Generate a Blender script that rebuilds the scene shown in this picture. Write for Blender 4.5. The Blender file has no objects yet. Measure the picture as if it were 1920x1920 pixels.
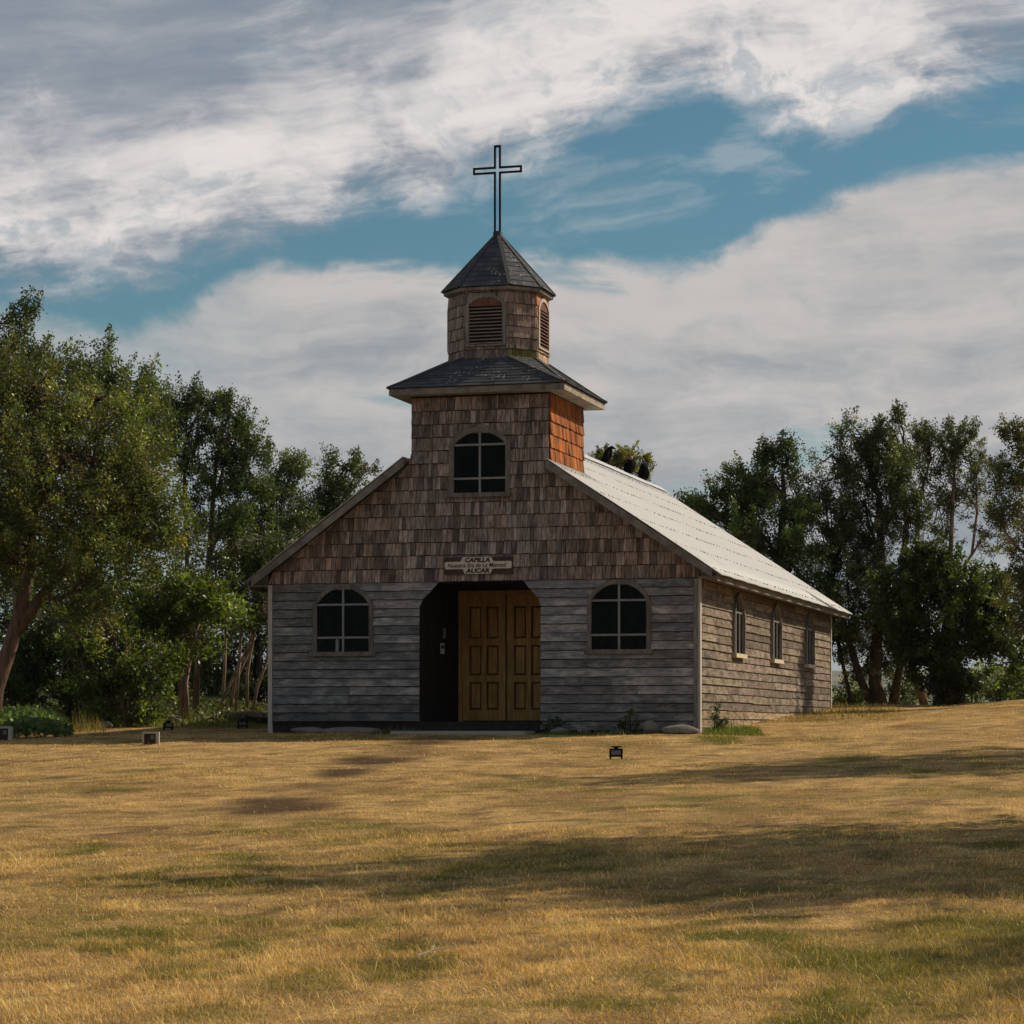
import bpy, bmesh, math, random
import numpy as np
from mathutils import Vector, Matrix

# ------------------------------------------------------------------ camera, sky, sun, exposure
sc = bpy.context.scene
F_PX, HY = 4700.0, 1362.0
TH = math.atan(1324 / F_PX)
FW = np.array([-math.sin(TH), math.cos(TH), 0.0])
RT = np.array([math.cos(TH), math.sin(TH), 0.0])
UP = np.array([0, 0, 1.0])
CAM = np.array([8.4576, -41.6677, 0.1173])

cam_d = bpy.data.cameras.new("camera")
cam = bpy.data.objects.new("camera", cam_d)
sc.collection.objects.link(cam)
cam.location = CAM
cam.rotation_euler = (math.pi / 2, 0, TH)
cam_d.sensor_width = 36
cam_d.lens = 36 * F_PX / 1920
cam_d.shift_y = (HY - 960) / 1920
cam_d.clip_start = 0.5
cam_d.clip_end = 20000
sc.camera = cam

SUN_AZ, SUN_EL = math.radians(42), math.radians(37)      # azimuth from +x towards +y
SKY_STRENGTH = 0.10
sc.render.engine = 'CYCLES'
sc.cycles.use_denoising = True
sc.cycles.max_bounces = 8
sc.cycles.transparent_max_bounces = 12
sc.view_settings.view_transform = 'Standard'
sc.view_settings.look = 'None'
sc.view_settings.gamma = 1
sc.view_settings.exposure = 0
sc.view_settings.use_curve_mapping = False


class NT:
    """small helper to write node graphs as expressions"""
    def __init__(self, tree):
        self.t = tree
        tree.nodes.clear()

    def n(self, kind, **kw):
        nd = self.t.nodes.new(kind)
        for k, v in kw.items():
            setattr(nd, k, v)
        return nd

    def put(self, sock, v):
        if isinstance(v, bpy.types.NodeSocket):
            self.t.links.new(v, sock)
        elif v is not None:
            if sock.type == 'RGBA' and len(v) == 3:
                v = (*v, 1)
            sock.default_value = v

    def math(self, op, a, b=None, c=None, clamp=False):
        nd = self.n('ShaderNodeMath', operation=op, use_clamp=clamp)
        for i, v in enumerate((a, b, c)):
            if v is not None:
                self.put(nd.inputs[i], v)
        return nd.outputs[0]

    def vm(self, op, a, b=None):
        nd = self.n('ShaderNodeVectorMath', operation=op)
        self.put(nd.inputs[0], a)
        if b is not None:
            self.put(nd.inputs[1], b)
        return nd.outputs['Value'] if op in ('DOT_PRODUCT', 'LENGTH') else nd.outputs[0]

    def mix(self, f, a, b, blend='MIX'):
        nd = self.n('ShaderNodeMix', data_type='RGBA', blend_type=blend)
        self.put(nd.inputs[0], f)
        self.put(nd.inputs[6], a)
        self.put(nd.inputs[7], b)
        return nd.outputs[2]

    def fmix(self, f, a, b):
        nd = self.n('ShaderNodeMix', data_type='FLOAT')
        self.put(nd.inputs[0], f)
        self.put(nd.inputs[2], a)
        self.put(nd.inputs[3], b)
        return nd.outputs[0]

    def step(self, x, lo, hi):
        nd = self.n('ShaderNodeMapRange', interpolation_type='SMOOTHSTEP')
        self.put(nd.inputs[0], x)
        nd.inputs[1].default_value = lo
        nd.inputs[2].default_value = hi
        return nd.outputs[0]

    def noise(self, vec, scale, detail=4, rough=0.55, dist=0.0):
        nd = self.n('ShaderNodeTexNoise')
        self.put(nd.inputs['Vector'], vec)
        nd.inputs['Scale'].default_value = scale
        nd.inputs['Detail'].default_value = detail
        nd.inputs['Roughness'].default_value = rough
        nd.inputs['Distortion'].default_value = dist
        return nd.outputs[0]

    def comb(self, x, y, z):
        nd = self.n('ShaderNodeCombineXYZ')
        for i, v in enumerate((x, y, z)):
            self.put(nd.inputs[i], v)
        return nd.outputs[0]

    def curve(self, x, pts):
        nd = self.n('ShaderNodeFloatCurve')
        m = nd.mapping
        m.extend = 'HORIZONTAL'
        c = m.curves[0]
        while len(c.points) < len(pts):
            c.points.new(0.5, 0.5)
        for p, q in zip(c.points, pts):
            p.location = q
        m.update()
        self.put(nd.inputs[1], x)
        return nd.outputs[0]


def build_world():
    w = bpy.data.worlds.new("World")
    sc.world = w
    w.use_nodes = True
    g = NT(w.node_tree)
    d = g.n('ShaderNodeTexCoord').outputs['Generated']
    sky = g.n('ShaderNodeTexSky', sky_type='NISHITA')
    sky.sun_disc = False
    sky.sun_elevation = SUN_EL
    sky.sun_rotation = math.pi / 2 - SUN_AZ
    sky.altitude = 20
    sky.air_density = 1.0
    sky.dust_density = 0.4
    sky.ozone_density = 2.0
    blue = g.mix(1.0, sky.outputs[0], (0.36, 0.57, 0.54), 'MULTIPLY')
    # direction as azimuth / elevation (measured from the valley the chapel looks out on)
    fx = g.vm('DOT_PRODUCT', d, tuple(FW))
    rx = g.vm('DOT_PRODUCT', d, tuple(RT))
    dz = g.vm('DOT_PRODUCT', d, (0, 0, 1))
    az = g.math('ARCTAN2', rx, fx)
    el = g.math('ARCSINE', dz)
    u = g.math('MULTIPLY', az, F_PX / 960)
    v = g.math('MULTIPLY', el, F_PX / 1362)
    p0 = g.comb(u, g.math('MULTIPLY', v, 1.9), 0.0)
    wn = g.n('ShaderNodeTexNoise')
    g.put(wn.inputs['Vector'], p0)
    wn.inputs['Scale'].default_value = 2.2
    wn.inputs['Detail'].default_value = 5
    warp = g.vm('MULTIPLY', g.vm('SUBTRACT', wn.outputs['Color'], (0.5, 0.5, 0.5)), (0.40, 0.26, 0.2))
    p = g.vm('ADD', p0, warp)
    # streaks drawn out by the wind, tilted a little
    ps = g.comb(g.math('MULTIPLY_ADD', v, 0.9, g.math('MULTIPLY', u, 0.6)), g.math('MULTIPLY_ADD', u, -0.55, g.math('MULTIPLY', v, 4.2)), 3.7)
    ps = g.vm('ADD', ps, warp)
    p2 = g.comb(g.math('MULTIPLY', u, 0.55), g.math('MULTIPLY', v, 3.9), 3.7)
    nA = g.noise(p, 2.4, 10, 0.60)
    nB = g.noise(g.vm('ADD', p2, warp), 2.4, 8, 0.60)
    nC = g.noise(g.vm('ADD', p, (7.3, 2.1, 0)), 1.5, 8, 0.60)
    nF = g.noise(g.vm('ADD', ps, (1.3, 9.1, 4)), 3.6, 9, 0.62)
    nG = g.noise(g.vm('ADD', p, (3.1, 5.2, 8)), 5.5, 9, 0.64)
    U = g.math('MULTIPLY_ADD', u, 0.5, 0.5)
    Uw = g.math('ADD', U, g.math('MULTIPLY', g.math('SUBTRACT', nF, 0.5), 0.05))

    def cv(pts):
        return [(max(0, min(1, x / 1920)), max(0, min(1, (1362 - y) / 1362))) for x, y in pts]
    e1 = g.curve(Uw, cv([(0, 560), (180, 560), (320, 500), (440, 462), (560, 452), (690, 410), (800, 395), (880, 320), (1000, 292),
                         (1150, 240), (1400, 205), (1550, 262), (1640, 240), (1800, 215), (1920, 180)]))
    e2 = g.curve(Uw, cv([(0, 585), (330, 592), (440, 525), (620, 500), (860, 498), (1100, 492), (1270, 502), (1350, 478),
                         (1450, 436), (1600, 372), (1760, 326), (1920, 312)]))
    wob = g.math('ADD', g.math('MULTIPLY', g.math('SUBTRACT', nA, 0.5), 0.22), g.math('MULTIPLY', g.math('SUBTRACT', nF, 0.5), 0.13))
    wob = g.math('ADD', wob, g.math('MULTIPLY', g.math('SUBTRACT', nG, 0.5), 0.15))
    up_d = g.math('ADD', g.math('SUBTRACT', v, e1), wob)
    lo_d = g.math('ADD', g.math('SUBTRACT', e2, v), g.math('ADD', g.math('MULTIPLY', g.math('SUBTRACT', nG, 0.5), 0.09), g.math('MULTIPLY', g.math('SUBTRACT', nA, 0.5), 0.07)))
    m_up = g.step(up_d, -0.045, 0.040)
    high = g.step(v, 1.05, 1.9)          # high above, the sheet breaks up
    m_up = g.math('MULTIPLY', m_up, g.fmix(high, 1.0, g.step(nC, 0.40, 0.62)))
    m_up = g.math('MULTIPLY', m_up, g.fmix(g.math('MULTIPLY', g.step(nG, 0.50, 0.62), g.step(up_d, 0.22, 0.06)), 1.0, 0.55))
    thin = g.math('MULTIPLY', g.step(nA, 0.46, 0.34), 0.35)
    m_up = g.math('SUBTRACT', m_up, g.math('MULTIPLY', thin, m_up))
    m_lo = g.step(lo_d, -0.010, 0.030)
    slit = g.math('MULTIPLY', g.step(nB, 0.56, 0.66), g.step(v, 0.16, 0.32))
    m_lo = g.math('MULTIPLY', m_lo, g.fmix(slit, 1.0, 0.40))
    m_lo = g.math('MULTIPLY', m_lo, g.fmix(g.step(u, -0.35, -0.85), 1.0, 0.62))
    wisp = g.math('MULTIPLY', g.step(nF, 0.51, 0.70), 0.24)
    m_up = g.math('MAXIMUM', m_up, wisp)
    # tone of the clouds: a bright broken band above the lower edge; grey blue undersides layered towards the upper left
    band = g.step(g.math('ABSOLUTE', g.math('SUBTRACT', up_d, 0.095)), 0.17, 0.02)
    west = g.step(u, -0.85, 0.1)
    lit = g.math('MULTIPLY_ADD', band, 0.62, -0.14)
    lit = g.math('ADD', lit, g.math('MULTIPLY', g.math('SUBTRACT', nC, 0.50), 2.3))
    lit = g.math('ADD', lit, g.math('MULTIPLY', g.math('SUBTRACT', nG, 0.5), 1.15))
    lit = g.math('ADD', lit, g.math('MULTIPLY', g.math('SUBTRACT', nF, 0.5), 2.3))
    lit = g.math('ADD', lit, g.math('MULTIPLY', west, 0.42))
    under = g.step(nF, 0.32, 0.66)
    dark = g.mix(under, (2.35, 2.75, 3.35), (3.7, 3.9, 4.3))
    c_up = g.mix(g.step(lit, -0.05, 1.0), dark, (7.9, 7.4, 7.15))
    nS = g.noise(g.vm('ADD', p2, g.vm('MULTIPLY', warp, (1.4, 1.4, 1))), 4.2, 8, 0.62)
    lt = g.math('ADD', g.math('MULTIPLY', g.step(v, 0.18, 0.60), 0.62), g.math('MULTIPLY', g.math('SUBTRACT', nB, 0.40), 1.5))
    lt = g.math('ADD', lt, g.math('MULTIPLY', g.math('SUBTRACT', nS, 0.5), 1.5))
    lt = g.math('ADD', lt, g.math('MULTIPLY', g.math('SUBTRACT', nG, 0.5), 1.0))
    c_lo = g.mix(g.step(lt, -0.1, 1.05), (2.7, 3.1, 3.45), (5.6, 5.3, 5.15))
    col = g.mix(m_lo, blue, c_lo)
    col = g.mix(m_up, col, c_up)
    bg = g.n('ShaderNodeBackground')
    g.put(bg.inputs[0], col)
    bg.inputs[1].default_value = SKY_STRENGTH
    out = g.n('ShaderNodeOutputWorld')
    g.t.links.new(bg.outputs[0], out.inputs[0])


build_world()
sun_d = bpy.data.lights.new("sun", 'SUN')
sun_d.energy = 5.0
sun_d.angle = math.radians(0.55)
sun_d.color = (1.0, 0.84, 0.64)
sun = bpy.data.objects.new("sun", sun_d)
sc.collection.objects.link(sun)
SUNV = Vector((math.cos(SUN_AZ) * math.cos(SUN_EL), math.sin(SUN_AZ) * math.cos(SUN_EL), math.sin(SUN_EL)))
sun.rotation_euler = SUNV.to_track_quat('Z', 'Y').to_euler()
sun.location = (60, 30, 50)

# ------------------------------------------------------------------ helpers
rnd = random.Random(11)
rng = np.random.default_rng(5)


def tag(o, label=None, cat=None, group=None, kind=None):
    for k, v in (('label', label), ('category', cat), ('group', group), ('kind', kind)):
        if v:
            o[k] = v
    return o


def link(o, parent=None):
    sc.collection.objects.link(o)
    if parent is not None:
        o.parent = parent
    return o


def thing(name, label, cat, loc=(0, 0, 0), rz=0.0, group=None):
    o = bpy.data.objects.new(name, None)
    link(o)
    o.empty_display_size = 0.2
    o.location = loc
    o.rotation_euler = (0, 0, rz)
    return tag(o, label, cat, group)


HEXF = [(0, 1, 5, 4), (1, 2, 6, 5), (2, 3, 7, 6), (3, 0, 4, 7), (4, 5, 6, 7), (3, 2, 1, 0)]


class MB:
    def __init__(self):
        self.v, self.f, self.c = [], [], []

    def hexa(self, pts, col=None):
        b = len(self.v)
        self.v += [tuple(p) for p in pts]
        self.f += [tuple(b + i for i in q) for q in HEXF]
        self.c += [col or (1, 1, 1)] * 8
        return self

    def box(self, x0, x1, y0, y1, z0, z1, col=None):
        return self.hexa([(x0, y0, z0), (x1, y0, z0), (x1, y1, z0), (x0, y1, z0), (x0, y0, z1), (x1, y0, z1), (x1, y1, z1), (x0, y1, z1)], col)

    def poly(self, pts, col=None):
        b = len(self.v)
        self.v += [tuple(p) for p in pts]
        self.f.append(tuple(range(b, b + len(pts))))
        self.c += [col or (1, 1, 1)] * len(pts)
        return self

    def prism(self, pts, off, col=None):
        """closed polygon pts extruded by vector off"""
        n, b = len(pts), len(self.v)
        self.v += [tuple(p) for p in pts] + [tuple(Vector(p) + Vector(off)) for p in pts]
        self.f.append(tuple(range(b + n - 1, b - 1, -1)))
        self.f.append(tuple(range(b + n, b + 2 * n)))
        for i in range(n):
            j = (i + 1) % n
            self.f.append((b + i, b + j, b + n + j, b + n + i))
        self.c += [col or (1, 1, 1)] * (2 * n)
        return self

    def beam(self, a, b, w, h, up=(0, 0, 1), col=None):
        a, b, up = Vector(a), Vector(b), Vector(up)
        d = (b - a).normalized()
        s = d.cross(up).normalized() * (w / 2)
        t = s.cross(d).normalized() * (h / 2)
        return self.hexa([a - s - t, a + s - t, b + s - t, b - s - t, a - s + t, a + s + t, b + s + t, b - s + t], col)

    def tube(self, path, radii, n=8, col=None, cap=True):
        path = [Vector(p) for p in path]
        b = len(self.v)
        ref = Vector((0.31, 0.95, 0.1))
        for i, p in enumerate(path):
            d = (path[min(i + 1, len(path) - 1)] - path[max(i - 1, 0)])
            d = d.normalized() if d.length > 1e-6 else Vector((0, 0, 1))
            r = ref if abs(d.dot(ref)) < 0.95 else Vector((1, 0, 0))
            s = d.cross(r).normalized()
            t = s.cross(d).normalized()
            for k in range(n):
                a = 2 * math.pi * k / n
                self.v.append(tuple(p + (s * math.cos(a) + t * math.sin(a)) * radii[i]))
        for i in range(len(path) - 1):
            for k in range(n):
                k2 = (k + 1) % n
                self.f.append((b + i * n + k, b + i * n + k2, b + (i + 1) * n + k2, b + (i + 1) * n + k))
        if cap:
            self.f.append(tuple(b + k for k in range(n - 1, -1, -1)))
            e = b + (len(path) - 1) * n
            self.f.append(tuple(e + k for k in range(n)))
        self.c += [col or (1, 1, 1)] * (len(path) * n)
        return self

    def build(self, name, mat, parent=None, smooth=False, kind=None, label=None):
        me = bpy.data.meshes.new(name)
        me.from_pydata(self.v, [], self.f)
        if mat:
            me.materials.append(mat)
        if any(c != (1, 1, 1) for c in self.c):
            at = me.color_attributes.new("tint", 'FLOAT_COLOR', 'POINT')
            at.data.foreach_set('color', np.array([(*c, 1) for c in self.c], dtype=np.float32).ravel())
        if smooth:
            me.polygons.foreach_set('use_smooth', [True] * len(me.polygons))
        me.update()
        o = link(bpy.data.objects.new(name, me), parent)
        return tag(o, label, None, None, kind)


def np_mesh(name, verts, faces, mat, tint=None, smooth=False):
    """verts (N,3), faces (M,k) numpy"""
    me = bpy.data.meshes.new(name)
    nv, (nf, k) = len(verts), faces.shape
    me.vertices.add(nv)
    me.vertices.foreach_set('co', verts.astype(np.float32).ravel())
    me.loops.add(nf * k)
    me.loops.foreach_set('vertex_index', faces.astype(np.int32).ravel())
    me.polygons.add(nf)
    me.polygons.foreach_set('loop_start', np.arange(0, nf * k, k, dtype=np.int32))
    if smooth:
        me.polygons.foreach_set('use_smooth', np.ones(nf, dtype=bool))
    if tint is not None:
        at = me.color_attributes.new("tint", 'FLOAT_COLOR', 'POINT')
        c = np.ones((nv, 4), np.float32)
        c[:, :3] = tint
        at.data.foreach_set('color', c.ravel())
    me.materials.append(mat)
    me.update(calc_edges=True)
    return me


def _hash(ix, iy, s):
    h = (ix * 374761393 + iy * 668265263 + s * 974634777) & 0xFFFFFFFF
    h = ((h ^ (h >> 13)) * 1274126177) & 0xFFFFFFFF
    return ((h ^ (h >> 16)) & 0xFFFF) / 65535.0


def vnoise(x, y, s=0):
    x, y = np.asarray(x, float), np.asarray(y, float)
    ix, iy = np.floor(x).astype(np.int64), np.floor(y).astype(np.int64)
    fx, fy = x - ix, y - iy
    fx, fy = fx * fx * (3 - 2 * fx), fy * fy * (3 - 2 * fy)
    a, b = _hash(ix, iy, s), _hash(ix + 1, iy, s)
    c, d = _hash(ix, iy + 1, s), _hash(ix + 1, iy + 1, s)
    return (a * (1 - fx) + b * fx) * (1 - fy) + (c * (1 - fx) + d * fx) * fy


def fbm(x, y, s=0, o=4):
    t, a, n = 0, 1.0, 0
    for i in range(o):
        t = t + a * vnoise(np.asarray(x) * 2 ** i, np.asarray(y) * 2 ** i, s + i)
        n += a
        a *= 0.55
    return t / n


def sstep(x, a, b):
    t = np.clip((np.asarray(x, float) - a) / (b - a), 0, 1)
    return t * t * (3 - 2 * t)


def height(x, y):
    x, y = np.asarray(x, float), np.asarray(y, float)
    z = 0.0345 * np.minimum(y, 19)
    z = z + 0.27 * sstep(x, 1.5, 7.5) * sstep(y, -6, 12)
    over = np.maximum(y - 19, 0)
    z = z - np.minimum(over * over * 0.004, 0.16 * over) * sstep(x, -9, -3) - 0.02 * over
    z = np.maximum(z, -26)
    z = z + 0.16 * (fbm(x * 0.16, y * 0.16, 3, 3) - 0.5) * sstep(np.hypot(x + 3.9, (y - 7) * 0.6), 5, 9)
    z = z + 0.05 * (fbm(x * 0.9, y * 0.9, 9, 3) - 0.5)
    z = z + 0.022 * (fbm(x * 4.0, y * 4.0, 19, 2) - 0.5) * sstep(y, 3, -2)
    return z


def hz(x, y):
    return float(height(x, y))


def wp(px, py, d):
    """a point at depth d along the sight line through a spot of the photograph"""
    return Vector(CAM + (FW + RT * ((px - 960) / F_PX) + UP * ((HY - py) / F_PX)) * d)


def gp(px, d, dz=0.0):
    p = wp(px, HY, d)
    return Vector((p.x, p.y, hz(p.x, p.y) + dz))


def ghit(px, py):
    lo, hi = 6.0, 75.0
    for _ in range(40):
        m = (lo + hi) / 2
        p = wp(px, py, m)
        if p.z > hz(p.x, p.y):
            lo = m
        else:
            hi = m
    p = wp(px, py, lo)
    return Vector((p.x, p.y, hz(p.x, p.y))), lo


# ------------------------------------------------------------------ materials
def new_mat(name):
    m = bpy.data.materials.new(name)
    m.use_nodes = True
    return m, NT(m.node_tree)


def finish(g, col, rough=0.85, spec=0.25, bump=None, bump_d=0.004, normal=None, metal=0.0):
    b = g.n('ShaderNodeBsdfPrincipled')
    g.put(b.inputs['Base Color'], col)
    g.put(b.inputs['Roughness'], rough)
    b.inputs['Specular IOR Level'].default_value = spec
    b.inputs['Metallic'].default_value = metal
    if bump is not None:
        bn = g.n('ShaderNodeBump')
        bn.inputs['Strength'].default_value = 0.7
        bn.inputs['Distance'].default_value = bump_d
        g.put(bn.inputs['Height'], bump)
        g.t.links.new(bn.outputs[0], b.inputs['Normal'])
    o = g.n('ShaderNodeOutputMaterial')
    g.t.links.new(b.outputs[0], o.inputs[0])
    return b


def wood(name, light, dark, grain=(70, 70, 3.5), src='object', stain=None, stain_amt=0.0, gscale=1.0, rough=0.88, streak=(5, 5, 1.2)):
    """weathered wood; src says where each piece's own tint comes from: object colour, tint attribute or none"""
    m, g = new_mat(name)
    pos = g.n('ShaderNodeNewGeometry').outputs['Position']
    info = g.n('ShaderNodeObjectInfo')
    off = g.vm('ADD', pos, g.comb(g.math('MULTIPLY', info.outputs['Random'], 9.0), 0.0, g.math('MULTIPLY', info.outputs['Random'], 5.0)))
    gr = g.noise(g.vm('MULTIPLY', off, grain), gscale, 3, 0.6)
    st = g.noise(g.vm('MULTIPLY', off, streak), 1.0, 5, 0.62)
    f = g.math('ADD', g.math('MULTIPLY', g.step(gr, 0.30, 0.72), 0.62), g.math('MULTIPLY', g.step(st, 0.32, 0.70), 0.45), clamp=True)
    col = g.mix(f, dark, light)
    if stain:
        s2 = g.noise(g.vm('MULTIPLY', off, (2.2, 2.2, 5.5)), 1.0, 6, 0.68)
        col = g.mix(g.math('MULTIPLY', g.step(s2, 0.48, 0.64), stain_amt), col, stain)
    if src == 'object':
        col = g.mix(1.0, col, info.outputs['Color'], 'MULTIPLY')
    elif src == 'attr':
        a = g.n('ShaderNodeAttribute', attribute_name='tint')
        col = g.mix(1.0, col, a.outputs['Color'], 'MULTIPLY')
    finish(g, col, rough, 0.2, gr, 0.006)
    return m


M = {}
M['board'] = wood('weathered grey boards', (0.265, 0.262, 0.265), (0.078, 0.078, 0.083), (4.0, 4.0, 46), stain=(0.40, 0.375, 0.35), stain_amt=0.7, streak=(4, 4, 9))
M['sideboard'] = wood('sun worn brown boards', (0.300, 0.245, 0.180), (0.070, 0.054, 0.040), (3.0, 3.0, 36), stain=(0.07, 0.053, 0.040), stain_amt=0.9, streak=(13, 13, 2.4))
M['shingle'] = wood('wood shingle', (0.345, 0.305, 0.28), (0.055, 0.045, 0.041), (42, 42, 1.7))
M['shingle_m'] = wood('wood shingle mass', (0.345, 0.305, 0.28), (0.055, 0.045, 0.041), (42, 42, 1.7), src='attr')
M['orange'] = wood('unweathered orange shingle', (0.47, 0.155, 0.028), (0.080, 0.023, 0.007), (30, 30, 1.5), src='attr')
M['trim'] = wood('grey trim', (0.28, 0.26, 0.235), (0.11, 0.10, 0.092), (30, 30, 4), src='none')
M['frame'] = wood('window frame wood', (0.21, 0.185, 0.165), (0.075, 0.066, 0.06), (40, 40, 6), src='none')
M['muntin'] = wood('pale muntin', (0.27, 0.275, 0.27), (0.17, 0.17, 0.165), (30, 30, 30), src='none')
M['pale'] = wood('pale corner board', (0.52, 0.48, 0.43), (0.33, 0.30, 0.27), (30, 30, 3), src='none')
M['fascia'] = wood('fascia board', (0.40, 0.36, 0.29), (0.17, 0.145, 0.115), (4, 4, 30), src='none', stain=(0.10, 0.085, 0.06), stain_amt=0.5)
M['rake'] = wood('rake board', (0.24, 0.22, 0.20), (0.10, 0.088, 0.08), (6, 6, 6), src='none')
M['sill'] = wood('pale sill', (0.60, 0.54, 0.40), (0.42, 0.36, 0.25), (20, 20, 30), src='none')
M['dark'] = wood('dark base timber', (0.035, 0.032, 0.03), (0.012, 0.011, 0.01), (8, 8, 20), src='none')
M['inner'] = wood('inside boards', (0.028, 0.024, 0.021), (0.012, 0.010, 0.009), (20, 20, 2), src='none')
M['door'] = wood('varnished door', (0.60, 0.345, 0.11), (0.25, 0.125, 0.037), (40, 40, 2.5), src='none', rough=0.5)
M['doorgrime'] = wood('grimy door moulding', (0.25, 0.13, 0.04), (0.10, 0.05, 0.018), (40, 40, 2.5), src='none', rough=0.6)
M['louver'] = wood('louver slat', (0.25, 0.21, 0.18), (0.13, 0.105, 0.09), (10, 10, 40), src='none')
M['redwood'] = wood('red tympanum', (0.20, 0.095, 0.07), (0.09, 0.045, 0.035), (20, 20, 8), src='none')
M['sign'] = wood('sign board', (0.075, 0.05, 0.043), (0.038, 0.026, 0.022), (4, 4, 30), src='none')


def simple(name, col, rough=0.8, spec=0.3, var=0.25, scale=8, metal=0.0):
    m, g = new_mat(name)
    pos = g.n('ShaderNodeNewGeometry').outputs['Position']
    n = g.noise(pos, scale, 5, 0.6)
    c = g.mix(n, tuple(x * (1 - var) for x in col), tuple(min(1, x * (1 + var)) for x in col))
    finish(g, c, rough, spec, None if scale == 8 and rough == 0.75 else n, 0.004, metal=metal)
    return m


M['iron'] = simple('black iron', (0.008, 0.008, 0.009), 0.75, 0.15)
M['plate'] = simple('cream paint', (0.52, 0.455, 0.40), 0.7, 0.2, 0.12, 20)
M['ink'] = simple('black lettering', (0.02, 0.018, 0.016), 0.7, 0.2)
M['white'] = simple('white paper', (0.62, 0.60, 0.56), 0.8, 0.2, 0.1)
M['concrete'] = simple('concrete', (0.36, 0.33, 0.28), 0.95, 0.1, 0.3, 14)
M['stone'] = simple('field stone', (0.19, 0.175, 0.145), 0.95, 0.1, 0.65, 9)
M['feather'] = simple('black feathers', (0.004, 0.004, 0.0045), 0.9, 0.08)
M['skin'] = simple('bare bird head', (0.20, 0.13, 0.13), 0.6, 0.3)
M['rust'] = simple('rusty metal', (0.05, 0.03, 0.022), 0.8, 0.2, 0.5, 20)
M['lens'] = simple('dusty lamp glass', (0.13, 0.13, 0.12), 0.45, 0.3, 0.8, 60)
M['ridge'] = simple('galvanised ridge cap', (0.42, 0.44, 0.47), 0.6, 0.4, 0.4, 9)
M['nail'] = simple('nail heads', (0.10, 0.09, 0.08), 0.7, 0.3)
M['housewall'] = simple('far house wall', (0.55, 0.5, 0.46), 0.9, 0.1)
M['redroof'] = simple('far red roof', (0.42, 0.14, 0.10), 0.9, 0.1)


def glass():
    m, g = new_mat('window glass')
    tr = g.n('ShaderNodeBsdfTransparent')
    tr.inputs[0].default_value = (0.72, 0.72, 0.72, 1)
    gl = g.n('ShaderNodeBsdfGlossy')
    gl.inputs['Roughness'].default_value = 0.08
    gl.inputs[0].default_value = (0.75, 0.78, 0.8, 1)
    fr = g.n('ShaderNodeFresnel')
    fr.inputs[0].default_value = 1.18
    mx = g.n('ShaderNodeMixShader')
    g.t.links.new(fr.outputs[0], mx.inputs[0])
    g.t.links.new(tr.outputs[0], mx.inputs[1])
    g.t.links.new(gl.outputs[0], mx.inputs[2])
    o = g.n('ShaderNodeOutputMaterial')
    g.t.links.new(mx.outputs[0], o.inputs[0])
    return m


M['glass'] = glass()


def asphalt(name, src):
    m, g = new_mat(name)
    pos = g.n('ShaderNodeNewGeometry').outputs['Position']
    info = g.n('ShaderNodeObjectInfo')
    n = g.noise(pos, 5, 5, 0.6)
    fine = g.noise(pos, 160, 2, 0.5)
    col = g.mix(n, (0.040, 0.043, 0.050), (0.085, 0.088, 0.095))
    col = g.mix(g.math('MULTIPLY', fine, 0.5), col, (0.03, 0.032, 0.036))
    vo = g.n('ShaderNodeTexVoronoi')
    vo.inputs['Scale'].default_value = 17
    vo.inputs['Randomness'].default_value = 1
    g.put(vo.inputs['Vector'], pos)
    patch = g.step(g.noise(pos, 2.3, 3, 0.6), 0.50, 0.60)
    spot = g.math('MULTIPLY', g.step(vo.outputs['Distance'], 0.30, 0.16), patch)
    col = g.mix(spot, col, (0.42, 0.43, 0.42))
    moss = g.math('MULTIPLY', g.step(g.noise(pos, 7, 6, 0.7), 0.58, 0.7), 0.55)
    col = g.mix(moss, col, (0.085, 0.085, 0.07))
    if src == 'object':
        col = g.mix(1.0, col, info.outputs['Color'], 'MULTIPLY')
    else:
        a = g.n('ShaderNodeAttribute', attribute_name='tint')
        col = g.mix(1.0, col, a.outputs['Color'], 'MULTIPLY')
    finish(g, col, 0.85, 0.3, fine, 0.003)
    return m


M['slate'] = asphalt('asphalt shingle', 'object')
M['slate_m'] = asphalt('asphalt shingle mass', 'attr')


def metal_roof():
    m, g = new_mat('white painted corrugated iron')
    pos = g.n('ShaderNodeNewGeometry').outputs['Position']
    xyz = g.n('ShaderNodeSeparateXYZ')
    g.put(xyz.inputs[0], pos)
    n = g.noise(g.vm('MULTIPLY', pos, (1.0, 2.2, 1.0)), 1.6, 5, 0.6)
    col = g.mix(n, (0.385, 0.395, 0.40), (0.45, 0.46, 0.46))
    # paint peeled and lichen speckled along the windward front edge
    fl = g.noise(g.vm('MULTIPLY', pos, (3.0, 3.4, 3.0)), 4.2, 5, 0.72)
    edge = g.step(xyz.outputs[1], 1.7, -0.3)
    thr = g.math('SUBTRACT', fl, g.math('MULTIPLY', edge, 0.10))
    col = g.mix(g.math('MULTIPLY', g.step(thr, 0.32, 0.27), 0.85), col, (0.10, 0.10, 0.095))
    streak = g.noise(g.vm('MULTIPLY', pos, (0.5, 9, 0.5)), 2.0, 3, 0.5)
    col = g.mix(g.math('MULTIPLY', g.step(streak, 0.5, 0.75), 0.25), col, (0.34, 0.335, 0.32))
    finish(g, col, 0.55, 0.3, n, 0.002)
    return m


M['roof'] = metal_roof()


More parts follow.
